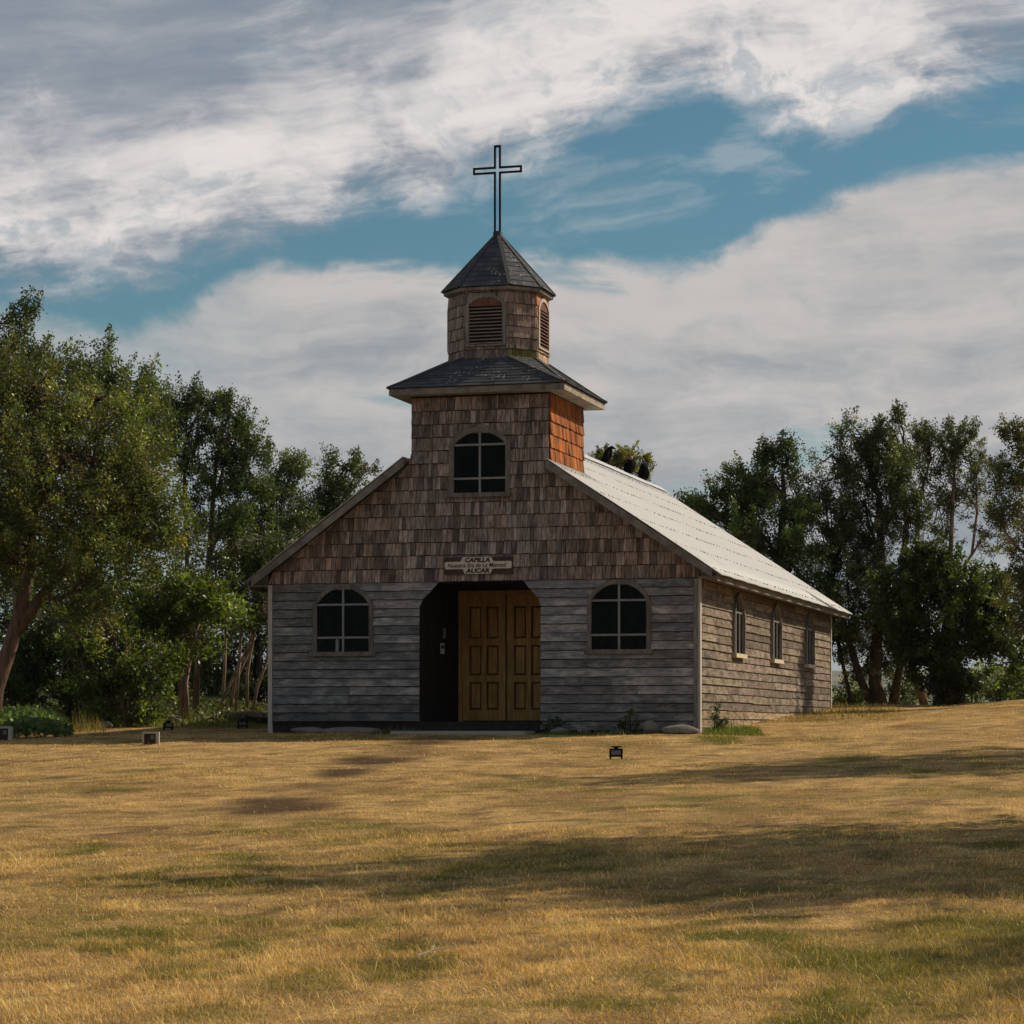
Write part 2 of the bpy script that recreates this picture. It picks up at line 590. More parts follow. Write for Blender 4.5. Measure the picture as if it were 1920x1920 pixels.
def leaf_mat(name, trans=0.35, rough=0.46, spec=0.36):
    m, g = new_mat(name)
    a = g.n('ShaderNodeAttribute', attribute_name='tint')
    b = g.n('ShaderNodeBsdfPrincipled')
    g.put(b.inputs['Base Color'], a.outputs['Color'])
    b.inputs['Roughness'].default_value = rough
    b.inputs['Specular IOR Level'].default_value = spec
    t = g.n('ShaderNodeBsdfTranslucent')
    g.put(t.inputs[0], g.mix(1.0, a.outputs['Color'], (1.5, 1.4, 0.6), 'MULTIPLY'))
    mx = g.n('ShaderNodeMixShader')
    mx.inputs[0].default_value = trans
    g.t.links.new(b.outputs[0], mx.inputs[1])
    g.t.links.new(t.outputs[0], mx.inputs[2])
    o = g.n('ShaderNodeOutputMaterial')
    g.t.links.new(mx.outputs[0], o.inputs[0])
    return m


M['leaf'] = leaf_mat('leaves')
M['blade'] = leaf_mat('grass blades', 0.25, 0.9, 0.06)


def bark(name, a, b):
    m, g = new_mat(name)
    pos = g.n('ShaderNodeNewGeometry').outputs['Position']
    n = g.noise(g.vm('MULTIPLY', pos, (14, 14, 3)), 1.0, 5, 0.65)
    pn = g.noise(pos, 2.3, 4, 0.6)
    col = g.mix(g.step(n, 0.3, 0.7), b, a)
    col = g.mix(g.math('MULTIPLY', g.step(pn, 0.55, 0.7), 0.5), col, (0.33, 0.27, 0.22))
    finish(g, col, 0.85, 0.2, n, 0.02)
    return m


M['bark_red'] = bark('red bark', (0.17, 0.10, 0.066), (0.055, 0.036, 0.027))
M['bark_brown'] = bark('brown bark', (0.27, 0.19, 0.13), (0.075, 0.052, 0.037))
M['bark_pale'] = bark('pale bark', (0.42, 0.30, 0.21), (0.15, 0.10, 0.07))
M['bark_dark'] = bark('dark bark', (0.075, 0.058, 0.043), (0.022, 0.017, 0.013))


def ground_mat():
    m, g = new_mat('dry turf')
    a = g.n('ShaderNodeAttribute', attribute_name='tint')
    pos = g.n('ShaderNodeNewGeometry').outputs['Position']
    n = g.noise(pos, 9, 7, 0.7)
    f = g.noise(g.vm('MULTIPLY', pos, (60, 35, 60)), 1.0, 4, 0.7)
    col = g.mix(g.step(n, 0.3, 0.72), g.mix(1.0, a.outputs['Color'], (0.62, 0.60, 0.55), 'MULTIPLY'), a.outputs['Color'])
    col = g.mix(g.math('MULTIPLY', g.step(f, 0.62, 0.38), 0.6), col, g.mix(1.0, col, (0.35, 0.33, 0.30), 'MULTIPLY'))
    finish(g, col, 0.95, 0.1, f, 0.03)
    return m


M['turf'] = ground_mat()


def hill_mat():
    m, g = new_mat('far wooded hill')
    pos = g.n('ShaderNodeNewGeometry').outputs['Position']
    n = g.noise(pos, 0.02, 8, 0.7)
    col = g.mix(g.step(n, 0.42, 0.6), (0.035, 0.055, 0.025), (0.16, 0.16, 0.07))
    finish(g, col, 0.95, 0.1, n, 3.0)
    return m


M['hill'] = hill_mat()

# ------------------------------------------------------------------ the lawn: colour and height of the turf
PATCH = []   # x, y, rx, ry, kind


def patch(px, py, rx, ry, kind, amt=1.0):
    p, d = ghit(px, py)
    q, d2 = ghit(px, py - ry)
    PATCH.append((p.x, p.y, rx / F_PX * d, max(abs(d2 - d), 0.15), kind, amt))


for a in [(790, 1394, 80, 6), (600, 1474, 70, 9), (850, 1388, 60, 5), (700, 1426, 95, 15), (645, 1447, 75, 8), (520, 1510, 120, 22), (760, 1402, 60, 10), (815, 1385, 60, 6), (450, 1530, 60, 8)]:
    patch(*a, 'dirt_shade', 0.9 if a[2] > 70 else 0.5)
for a in [(1345, 1386, 50, 8), (1405, 1380, 40, 6)]:
    patch(*a, 'lush')
for a in [(1160, 1426, 40, 6), (332, 1568, 32, 5), (284, 1567, 16, 4), (212, 1484, 16, 3), (355, 1526, 14, 4), (815, 1496, 34, 6), (750, 1602, 90, 14),
          (885, 1628, 60, 12), (1130, 1612, 110, 22), (960, 1590, 60, 10), (1700, 1790, 260, 52), (1400, 1800, 140, 26), (1430, 1725, 80, 8),
          (560, 1846, 150, 22), (40, 1745, 110, 42), (400, 1905, 120, 25), (30, 1515, 70, 8), (60, 1520, 40, 5), (700, 1832, 60, 12), (1860, 1850, 160, 40),
          (330, 1720, 90, 16), (1080, 1510, 60, 8), (1300, 1500, 120, 8), (1800, 1490, 160, 9), (1720, 1480, 60, 5), (1650, 1860, 80, 20), (240, 1650, 60, 8),
          (1220, 1825, 90, 18), (1100, 1880, 120, 24), (430, 1550, 60, 8), (950, 1470, 80, 8), (170, 1620, 90, 6), (1540, 1880, 60, 18), (880, 1905, 50, 12),
          (1000, 1392, 60, 5), (1150, 1396, 60, 5), (690, 1384, 60, 4), (560, 1384, 50, 4)]:
    patch(*a, 'green', 0.72)


def turf(x, y):
    """returns green amount, dirt amount, blade height factor"""
    x, y = np.asarray(x, float), np.asarray(y, float)
    depth = (x - CAM[0]) * FW[0] + (y - CAM[1]) * FW[1]
    n = fbm(x * 0.55, y * 0.28, 21, 5)
    n2 = fbm(x * 2.3, y * 1.5, 31, 4)
    near = sstep(depth, 24, 11)
    green = sstep(n + 0.5 * (n2 - 0.5), 0.57 - 0.09 * near, 0.76 - 0.09 * near) * (0.42 + 0.28 * near)
    green = np.minimum(green + sstep(n2, 0.58, 0.74) * (0.40 + 0.40 * near), 1.0)
    green = green + sstep(y - 0.3 * (x + 9), 3.5, 6.5) * sstep(x, -7.5, -8.5) * 0.75
    dirt_shade = np.maximum(sstep(n2, 0.38, 0.22) * 0.5, sstep(fbm(x * 5.5, y * 4.0, 49, 3), 0.40, 0.26) * 0.55)  # bare soil, plus fine dark specks painted as shade between the tufts
    hf = 0.55 + 0.9 * fbm(x * 0.8 + 50, y * 0.5, 41, 3)
    hf = hf * (0.8 + 0.6 * near) * (0.35 + 1.35 * fbm(x * 4.6, y * 3.8, 47, 3))
    for (cx, cy, rx, ry, kind, amt) in PATCH:
        rel = np.array([x - cx, y - cy])
        lat = rel[0] * RT[0] + rel[1] * RT[1]
        dep = rel[0] * FW[0] + rel[1] * FW[1]
        r = np.hypot(lat / rx, dep / ry) + 0.9 * (n2 - 0.5)
        w = sstep(r, 1.15, 0.45) * amt
        if kind == 'dirt_shade':
            dirt_shade = np.maximum(dirt_shade, w)
            green = green * (1 - w)
        elif kind == 'green':
            green = np.maximum(np.minimum(green, 1.0), np.minimum(w * (0.55 + 0.7 * (n2 - 0.2)), 1.0))
            dirt_shade = dirt_shade * (1 - w)
        else:
            green = np.maximum(green, w * 1.3)
            hf = hf + 1.4 * w
            dirt_shade = dirt_shade * (1 - w)
    return np.clip(green, 0, 1.5), np.clip(dirt_shade, 0, 1), hf


DRY, GRN, LUSH, DIRT_SHADE = np.array([0.70, 0.475, 0.215]), np.array([0.205, 0.195, 0.046]), np.array([0.10, 0.20, 0.025]), np.array([0.095, 0.055, 0.030])


def turf_col(x, y):
    g, q, hf = turf(x, y)
    v = fbm(x * 1.1, y * 0.8, 51, 4)
    w = fbm(x * 3.1, y * 1.9, 61, 3)
    w2 = fbm(x * 9.0, y * 6.0, 65, 2)
    dry = DRY[None] * (0.12 + 0.52 * v + 0.56 * w + 0.72 * w2)[:, None]
    br = sstep(fbm(x * 0.9 + 9, y * 0.5, 71, 4), 0.52, 0.68)[:, None] * 0.55
    dry = dry * (1 - br) + np.array([0.40, 0.255, 0.115])[None] * br
    k = np.clip(g, 0, 1)[:, None]
    c = dry * (1 - k) + GRN[None] * k
    l = np.clip(g - 1, 0, 0.6)[:, None] / 0.6
    c = c * (1 - l) + LUSH[None] * l
    c = c * (1 - q[:, None]) + DIRT_SHADE[None] * q[:, None]
    return c, g, q, hf


def axis(vals):
    out = []
    for a, b, s in vals:
        out += list(np.arange(a, b, s))
    out.append(vals[-1][1])
    return np.array(out)


def build_ground():
    xs = axis([(-8000, -300, 700), (-300, -60, 20), (-60, -22, 2), (-22, 22, 0.16), (22, 60, 2), (60, 300, 20), (300, 8000, 700)])
    ys = axis([(-300, -60, 20), (-60, -34, 1.2), (-34, 22, 0.16), (22, 60, 1.5), (60, 300, 20), (300, 8000, 700)])
    X, Y = np.meshgrid(xs, ys)
    x, y = X.ravel(), Y.ravel()
    z = height(x, y)
    nx, ny = len(xs), len(ys)
    i = np.arange(nx * ny).reshape(ny, nx)
    f = np.stack([i[:-1, :-1], i[:-1, 1:], i[1:, 1:], i[1:, :-1]], -1).reshape(-1, 4)
    c, g, q, hf = turf_col(x, y)
    me = np_mesh('ground', np.stack([x, y, z], 1), f, M['turf'], c * np.array([0.80, 0.78, 0.74]), True)
    tag(link(bpy.data.objects.new('ground', me)), kind='structure')


build_ground()


def grass_blades():
    def scatter(d0, d1, dens, margin=1.35):
        area = 0.5 * (d1 ** 2 - d0 ** 2) * 2 * 960 / F_PX * margin
        n = int(area * dens)
        d = np.sqrt(rng.uniform(d0 ** 2, d1 ** 2, n))
        t = rng.uniform(-1, 1, n) * 960 / F_PX * margin
        p = CAM[None, :2] + FW[None, :2] * d[:, None] + RT[None, :2] * (t * d)[:, None]
        return p[:, 0], p[:, 1], d
    V, Fc, T, base = [], [], [], 0
    for (d0, d1, dens, w, tri) in ((9.6, 14, 4600, 0.0032, 3), (14, 21, 2400, 0.0046, 3), (21, 32, 1300, 0.0075, 1), (32, 58, 480, 0.012, 1)):
        x, y, d = scatter(d0, d1, dens)
        inside = (x > -7.75) & (x < 0.02) & (y > 0.02) & (y < 15)
        c, g, q, hf = turf_col(x, y)
        keep = (~inside) & (rng.uniform(0, 1, len(x)) > q * 0.85)
        x, y, c, g, hf, q = x[keep], y[keep], c[keep], g[keep], hf[keep], q[keep]
        n = len(x)
        z = height(x, y) - 0.006
        tuft = sstep(fbm(x * 1.3, y * 0.9, 81, 3), 0.52, 0.72)
        tall = rng.uniform(0, 1, n) > 0.988 - 0.10 * tuft
        h = (0.009 + 0.021 * rng.uniform(0, 1, n) ** 1.5) * hf * np.where(tall, 2.6, 1.0)
        h = np.minimum(h, 0.19)
        a = rng.uniform(0, 2 * math.pi, n)
        lean = rng.uniform(0.4, 2.2, n)
        dirx, diry = np.cos(a), np.sin(a)
        pa = a + math.pi / 2 + rng.uniform(-0.6, 0.6, n)
        wx, wy = np.cos(pa) * w * 0.5, np.sin(pa) * w * 0.5
        tintv = rng.uniform(0.6, 1.35, n)[:, None]
        own = rng.uniform(0, 1, n)[:, None]
        col = c * tintv
        col = np.where(own > 0.9, DRY[None] * 1.25 * tintv, col)
        col = np.where((own < 0.10 + 0.15 * np.clip(g, 0, 1)[:, None]), GRN[None] * 1.1 * tintv, col)
        col = np.clip(col, 0, 0.85)
        P = np.stack([x, y, z], 1)
        W = np.stack([wx, wy, wx * 0], 1)
        if tri == 3:
            mid = P + np.stack([dirx * h * 0.28 * lean, diry * h * 0.28 * lean, h * 0.62], 1)
            tip = P + np.stack([dirx * h * 0.95 * lean, diry * h * 0.95 * lean, h], 1)
            verts = np.stack([P - W, P + W, mid + W * 0.75, mid - W * 0.75, tip], 1).reshape(-1, 3)
            b = base + np.arange(n)[:, None] * 5
            Fc.append(np.concatenate([b + np.array([[0, 1, 2]]), b + np.array([[0, 2, 3]]), b + np.array([[3, 2, 4]])], 0))
            k = 5
        else:
            tip = P + np.stack([dirx * h * 0.8 * lean, diry * h * 0.8 * lean, h], 1)
            verts = np.stack([P - W, P + W, tip], 1).reshape(-1, 3)
            Fc.append(base + np.arange(n)[:, None] * 3 + np.array([[0, 1, 2]]))
            k = 3
        V.append(verts)
        T.append(np.repeat(col, k, 0))
        base += n * k
    me = np_mesh('lawn_grass', np.concatenate(V), np.concatenate(Fc), M['blade'], np.concatenate(T))
    o = link(bpy.data.objects.new('lawn_grass', me))
    tag(o, 'short dry golden grass with green patches covering the lawn before the chapel', 'grass', None, 'stuff')


grass_blades()

# ------------------------------------------------------------------ the chapel
CH = thing('chapel', 'weathered grey wooden chapel with shingled gable, square tower, octagonal belfry and white metal roof', 'chapel', (0, 0, 0))
XL, XR, YB = -7.77, 0.0, 14.88
TXL, TXR, TYB = -5.105, -2.613, 2.36
ROW0, ROWP = 2.644, 0.228


def roof_l(x):
    return 4.836 + 0.7257 * (x + 5.08)


def roof_r(x):
    return 4.737 - 0.6659 * (x + 2.647)


RIDX = -3.987
RIDZ = roof_l(RIDX)
TW = dict(c=-3.853, w=0.467, zb=4.165, zs=5.0, rise=0.22)
W1 = dict(c=-6.36, w=0.485, zb=1.43, zs=2.255, rise=0.29)
W2 = dict(c=-1.377, w=0.482, zb=1.43, zs=2.265, rise=0.29)
FWD = 0.075  # frame width


def arc_half(w, zs, rise, z):
    """half width of a segmental arch opening at height z"""
    if z <= zs:
        return w
    if z >= zs + rise:
        return 0.0
    R = (w * w + rise * rise) / (2 * rise)
    zc = zs + rise - R
    return min(w, math.sqrt(max(R * R - (z - zc) ** 2, 0)))


def arch_line(w, zb, zs, rise, n=14, pointed=False):
    pts = [(-w, zb), (-w, zs)]
    for i in range(1, n):
        t = i / n
        if pointed:
            u = -w + 2 * w * t
            k = abs(u) / w
            pts.append((u, zs + rise * (1 - k ** 1.75)))
        else:
            R = (w * w + rise * rise) / (2 * rise)
            zc = zs + rise - R
            a0 = math.asin(min(1, w / R))
            a = -a0 + 2 * a0 * t
            pts.append((R * math.sin(a), zc + R * math.cos(a)))
    pts += [(w, zs), (w, zb)]
    return pts


def front(u, v, n):
    return (u, -n, v)


def side(u, v, n):
    return (n, u, v)


def wall_with_holes(name, outline, holes, mapf, mat, parent, thick=0.0):
    bm = bmesh.new()
    for loop in [outline] + holes:
        vs = [bm.verts.new(mapf(u, v, -0.004)) for u, v in loop]
        for i in range(len(vs)):
            bm.edges.new((vs[i], vs[(i + 1) % len(vs)]))
    bmesh.ops.triangle_fill(bm, use_beauty=True, use_dissolve=False, edges=bm.edges[:])
    ext = bmesh.ops.extrude_face_region(bm, geom=bm.faces[:])
    d = Vector(mapf(0, 0, -0.07)) - Vector(mapf(0, 0, 0))
    bmesh.ops.translate(bm, vec=d, verts=[v for v in ext['geom'] if isinstance(v, bmesh.types.BMVert)])
    bmesh.ops.recalc_face_normals(bm, faces=bm.faces[:])
    me = bpy.data.meshes.new(name)
    bm.to_mesh(me)
    bm.free()
    me.materials.append(mat)
    return link(bpy.data.objects.new(name, me), parent)


DOORP = [(-4.953, 0.18), (-4.953, 2.267), (-4.602, 2.617), (-3.08, 2.617), (-2.765, 2.285), (-2.765, 0.18)]


def win_loop(w, grow=0.0, pointed=False):
    return [(w['c'] + u, v) for u, v in arch_line(w['w'] + grow, w['zb'] - grow, w['zs'], w['rise'] + grow, pointed=pointed)]


SW = [dict(c=c, w=0.50, zb=1.44, zs=2.12, rise=0.40) for c in (3.46, 7.49, 11.70)]
front_out = [(XL + 0.02, 0.14), (XR - 0.02, 0.14), (XR - 0.02, roof_r(0) - 0.08), (TXR, roof_r(TXR) - 0.08), (TXR, 5.86), (TXL, 5.86), (TXL, roof_l(TXL) - 0.08),
             (XL + 0.02, roof_l(XL) - 0.08)]
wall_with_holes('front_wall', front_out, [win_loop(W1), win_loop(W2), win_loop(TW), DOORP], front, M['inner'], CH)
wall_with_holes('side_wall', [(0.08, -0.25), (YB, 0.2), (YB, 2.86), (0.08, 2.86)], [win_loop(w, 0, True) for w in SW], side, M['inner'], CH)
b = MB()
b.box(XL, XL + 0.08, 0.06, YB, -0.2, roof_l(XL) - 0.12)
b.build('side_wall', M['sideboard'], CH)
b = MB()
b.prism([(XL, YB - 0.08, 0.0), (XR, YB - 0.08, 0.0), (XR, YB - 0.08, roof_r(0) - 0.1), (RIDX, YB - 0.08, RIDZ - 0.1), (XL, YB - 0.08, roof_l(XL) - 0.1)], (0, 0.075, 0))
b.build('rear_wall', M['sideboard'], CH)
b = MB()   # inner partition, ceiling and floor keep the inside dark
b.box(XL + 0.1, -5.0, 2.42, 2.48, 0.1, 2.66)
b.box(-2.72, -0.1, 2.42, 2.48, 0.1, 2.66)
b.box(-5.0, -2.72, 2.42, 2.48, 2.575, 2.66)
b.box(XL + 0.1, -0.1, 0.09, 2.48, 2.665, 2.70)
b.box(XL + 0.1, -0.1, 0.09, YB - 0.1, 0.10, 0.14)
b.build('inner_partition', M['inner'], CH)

# porch recess under the tower
b = MB()
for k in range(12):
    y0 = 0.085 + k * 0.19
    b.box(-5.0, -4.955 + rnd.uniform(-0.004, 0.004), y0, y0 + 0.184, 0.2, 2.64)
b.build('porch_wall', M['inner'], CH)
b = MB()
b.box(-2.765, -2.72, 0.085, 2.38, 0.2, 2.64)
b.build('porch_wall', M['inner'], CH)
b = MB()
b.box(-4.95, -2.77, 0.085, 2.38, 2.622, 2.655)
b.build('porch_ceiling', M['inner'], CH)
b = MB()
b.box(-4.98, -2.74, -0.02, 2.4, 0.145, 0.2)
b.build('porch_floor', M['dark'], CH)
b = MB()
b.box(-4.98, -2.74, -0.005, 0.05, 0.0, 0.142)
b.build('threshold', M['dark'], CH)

# double door
fr = MB()
fr.box(-4.95, -4.875, 2.30, 2.40, 0.2, 2.60)
fr.box(-3.20, -3.12, 2.30, 2.40, 0.2, 2.60)
fr.box(-4.875, -3.20, 2.30, 2.40, 2.53, 2.60)
fr.build('door_frame', M['door'], CH)
b = MB()
b.box(-3.12, -2.77, 2.34, 2.40, 0.2, 2.62)
b.box(-4.95, -3.12, 2.36, 2.40, 2.602, 2.62)
b.build('porch_wall', M['inner'], CH)
for (x0, x1) in ((-4.868, -4.052), (-4.022, -3.206)):
    d = MB()
    w = x1 - x0
    cols = [(x0 + 0.13, x0 + 0.36), (x1 - 0.36, x1 - 0.13)]
    rows = [(0.42, 0.93), (1.05, 1.60), (1.72, 2.31)]
    ux = [x0, cols[0][0], cols[0][1], cols[1][0], cols[1][1], x1]
    vz = [0.225, rows[0][0], rows[0][1], rows[1][0], rows[1][1], rows[2][0], rows[2][1], 2.525]
    for i in range(0, 6, 2):                      # stiles, full height
        d.box(ux[i], ux[i + 1], 2.296, 2.36, vz[0], vz[-1])
    for (c0, c1) in cols:                         # rails between the panels
        for j in range(0, 8, 2):
            d.box(c0 + 0.0005, c1 - 0.0005, 2.299, 2.358, vz[j], vz[j + 1])
    do = d.build('door', M['door'], CH)
    for (c0, c1) in cols:
        for (r0, r1) in rows:
            p = MB()
            e = 0.036
            p.hexa([(c0 + 0.002, 2.352, r0 + 0.002), (c1 - 0.002, 2.352, r0 + 0.002), (c1 - 0.002, 2.352, r1 - 0.002), (c0 + 0.002, 2.352, r1 - 0.002),
                    (c0 + e, 2.318, r0 + e), (c1 - e, 2.318, r0 + e), (c1 - e, 2.318, r1 - e), (c0 + e, 2.318, r1 - e)])
            po = p.build('panel', M['door'], do)
            po.data.materials.append(M['doorgrime'])
            for fi in range(4):
                po.data.polygons[fi].material_index = 1


# ---- laying boards and shingles in courses on a wall plane
def lay(mapf, rows, left, right, holes, wmin, wmax, lap, t0, t1, gap=0.003, jit=0.0, seed=1):
    """yields (eight corners, area, u, v) of each piece; mapf(u, v, n) -> point, n outward"""
    r = random.Random(seed)
    out = []
    for (v0, v1) in rows:
        vt = v1 + lap
        segs = [(left, right)]
        for h in holes:
            if h['v0'] >= v1 or h['v1'] <= v0:
                continue
            new = []
            for (lf, rf) in segs:
                new.append((lf, (lambda v, rf=rf, h=h: min(rf(v), h['a'](v)))))
                new.append(((lambda v, lf=lf, h=h: max(lf(v), h['b'](v))), rf))
            segs = new
        jobs = [(v0, vt, lf, rf) for (lf, rf) in segs]
        for h in holes:
            if v0 + 0.015 < h['v0'] < v1 - 0.002:
                jobs.append((v0, h['v0'], (lambda v, h=h: h['a'](h['v0'])), (lambda v, h=h: h['b'](h['v0']))))
            if v0 + 0.002 < h['v1'] < v1 - 0.002 and h.get('arch'):
                m_ = max(v0, h['v1'] - 0.07)
                jobs.append((m_, vt, (lambda v, h=h, m_=m_, v0=v0, vt=vt: h['a'](v0) + (h['a'](vt) - h['a'](v0)) * (m_ - v0) / (vt - v0)),
                             (lambda v, h=h, m_=m_, v0=v0, vt=vt: h['b'](v0) + (h['b'](vt) - h['b'](v0)) * (m_ - v0) / (vt - v0))))
        for (v0, vt, lf, rf) in jobs:
            a0, b0, a1, b1 = lf(v0), rf(v0), lf(vt), rf(vt)
            lo, hi = min(a0, a1), max(b0, b1)
            if hi - lo < 0.02:
                continue
            u = lo
            start = True
            while u < hi - 1e-4:
                w = r.uniform(wmin, wmax)
                if start and wmax > 1:
                    w *= r.uniform(0.4, 1.0)
                start = False
                e = u + w
                if hi - e < wmin * 0.6:
                    e = hi
                p0, q0 = max(u, a0), min(e, b0)
                p1, q1 = max(u, a1), min(e, b1)
                if q0 - p0 > 0.012 or q1 - p1 > 0.012:
                    if q0 < p0:
                        p0 = q0 = (max(min(u, b0), a0) + min(max(e, a0), b0)) / 2
                    if q1 < p1:
                        p1 = q1 = max(min((p0 + q0) / 2, b1), a1) if b1 > a1 else (a1 + b1) / 2
                    g = gap / 2 if q0 - p0 > 0.03 else 0
                    dv = r.uniform(-jit, jit)
                    dn = r.uniform(-0.25, 0.25) * t0
                    c = [mapf(p0 + g, v0 + dv, 0.001), mapf(q0 - g, v0 + dv * r.uniform(-1, 1), 0.001), mapf(q1 - g, vt, 0.0005), mapf(p1 + g, vt, 0.0005),
                         mapf(p0 + g, v0 + dv, t0 + dn), mapf(q0 - g, v0 + dv, t0 + dn), mapf(q1 - g, vt, t1), mapf(p1 + g, vt, t1)]
                    area = (q0 - p0 + q1 - p1) / 2 * (vt - v0)
                    out.append((c, area, (p0 + q0) / 2, v0))
                u = e
    return out


def hexpiece(c):
    return [c[0], c[1], c[2], c[3], c[4], c[5], c[6], c[7]]


def place(pieces, limit, name, mass_name, mat, mat_m, colf, parent):
    """the LIMIT largest as objects of their own, the rest as one part"""
    idx = sorted(range(len(pieces)), key=lambda i: -pieces[i][1])
    top = set(idx[:limit])
    rest = MB()
    for i, pc in enumerate(pieces):
        col = colf(pc)
        if i in top:
            o = MB().hexa(hexpiece(pc[0])).build(name, mat, parent)
            o.color = (*col, 1)
        else:
            rest.hexa(hexpiece(pc[0]), col)
    if rest.v:
        rest.build(mass_name, mat_m, parent, kind='stuff')


def hole_win(w, grow=FWD * 0.75, pointed=False):
    ww, zb, zs, ri, c = w['w'] + grow, w['zb'] - 0.035, w['zs'], w['rise'] + grow, w['c']

    def half(v):
        if v <= zs:
            return ww
        if v >= zs + ri:
            return 0.0
        if pointed:
            return ww * (1 - (v - zs) / ri) ** (1 / 1.75)
        return arc_half(ww, zs, ri, v)
    return dict(v0=zb, v1=zs + ri - 0.01, a=lambda v: c - half(v), b=lambda v: c + half(v), arch=True)


def door_a(v):
    return -4.953 if v < 2.267 else min(-4.602, -4.953 + (v - 2.267) * 1.003)


def door_b(v):
    return -2.765 if v < 2.285 else max(-3.08, -2.765 - (v - 2.285) * 0.949)


DH = dict(v0=0.0, v1=3.0, a=door_a, b=door_b)


def board_col(pc):
    v = rnd.uniform(0.60, 1.25)
    warm = rnd.uniform(-0.035, 0.05)
    # boards near the ground are darker
    low = 0.74 if pc[3] < 0.5 else 1.0
    return (v * low * (1 + warm), v * low, v * low * (1 - warm * 0.7))


rows = [(ROW0 - (k + 1) * 0.152, ROW0 - k * 0.152) for k in range(16)]
pl = lay(front, rows, lambda v: XL + 0.082, lambda v: -0.084, [hole_win(W1), DH, hole_win(W2)], 1.6, 4.2, -0.012, 0.036, 0.006, 0.004, 0.004, 3)
pl += lay(front, [(0.06, ROW0 - 16 * 0.152)], lambda v: -2.765, lambda v: -0.084, [], 3, 5, -0.012, 0.036, 0.006, 0.004, 0.003, 4)
place(pl, 300, 'plank', 'planks', M['board'], M['board'], board_col, CH)


def sb_col(pc):
    v = rnd.uniform(0.62, 1.22)
    if pc[3] < 0.32:
        return (v * 1.45, v * 1.34, v * 1.12)
    return (v, v * rnd.uniform(0.95, 1.03), v * rnd.uniform(0.92, 1.04))


rows = [(2.62 - (k + 1) * 0.148, 2.62 - k * 0.148) for k in range(19)]
pl = lay(side, rows, lambda v: 0.09, lambda v: YB - 0.06, [hole_win(w, FWD * 0.75, True) for w in SW], 1.3, 4.4, -0.006, 0.030, 0.006, 0.006, 0.009, 6)
place(pl, 300, 'plank', 'planks', M['sideboard'], M['sideboard'], sb_col, CH)

# corner boards
for (x0, x1) in ((XL, XL + 0.078), (-0.080, 0.0)):
    MB().box(x0, x1, -0.036, 0.05, -0.05, 2.62).build('corner_board', M['pale'] if x0 < -5 else M['trim'], CH)
MB().box(0.002, 0.036, -0.034, 0.085, -0.1, 2.62).build('corner_board', M['pale'], CH)
MB().box(0.0, 0.04, YB - 0.055, YB + 0.03, 0.1, 2.62).build('corner_board', M['pale'], CH)
# dark sill beam under the front boards
b = MB()
b.box(XL + 0.08, -4.99, 0.01, 0.06, -0.15, 0.205)
b.box(-2.73, -0.08, 0.01, 0.06, -0.15, 0.06)
b.build('sill_beam', M['dark'], CH)

# shingles of the gable, tower and belfry
rows = [(ROW0 + k * ROWP - (0.004 if k == 0 else 0), ROW0 + (k + 1) * ROWP) for k in range(14)]
rows[-1] = (rows[-1][0], 5.85)


def gl(v):
    return min(max((v - 4.836 + 0.085) / 0.7257 - 5.08, XL + 0.002), TXL + 0.006)


def gr(v):
    return max(min((4.737 - 0.085 - v) / 0.6659 - 2.647, 0.033), TXR - 0.006)


wsh = lay(front, rows, gl, gr, [hole_win(TW)], 0.048, 0.138, -0.010, 0.038, 0.008, 0.007, 0.006, 8)


def sh_col(pc):
    v = rnd.choice((0.48, 0.62, 0.78, 0.9, 1.0, 1.05, 1.18, 1.34)) * rnd.uniform(0.9, 1.1)
    # the middle of the gable has greyed, the ends under the rakes keep a brown tone
    edge = abs(pc[2] + 3.86) / 3.9
    warm = 0.07 + 0.24 * min(1, max(0, edge - 0.25)) + rnd.uniform(-0.07, 0.10)
    return (v * (1 + warm), v * 1.0, v * (1.04 - warm * 0.7))


place(wsh, 300, 'wood_shingle', 'wood_shingles', M['shingle'], M['shingle_m'], sh_col, CH)


def tower_side(u, v, n):
    return (TXR + n, u, v)


tsh = lay(tower_side, [r for r in rows if r[1] > 4.55], lambda v: 0.006, lambda v: TYB, [], 0.07, 0.17, 0.03, 0.034, 0.008, 0.006, 0.006, 9)
mb = MB()


def orange(pc=None):
    v = rnd.uniform(0.55, 1.25)
    return (v, v * rnd.uniform(0.86, 1.1), v)


for pc in tsh:
    mb.hexa(hexpiece(pc[0]), orange())
mb.build('wood_shingles', M['orange'], CH, kind='stuff', label='orange unweathered shingles on the right side of the tower')
b = MB()
b.box(TXL, TXL + 0.06, 0.075, TYB, 2.66, 5.86)
b.box(TXR - 0.06, TXR - 0.002, 0.075, TYB, 2.66, 5.86)
b.box(TXL + 0.06, TXR - 0.06, TYB - 0.06, TYB - 0.004, 2.66, 5.86)
b.box(TXL + 0.06, TXR - 0.06, 0.075, TYB - 0.06, 5.80, 5.86)
b.box(TXL + 0.06, TXR - 0.06, 0.075, TYB - 0.06, 2.705, 2.75)
b.build('tower_wall', M['inner'], CH)

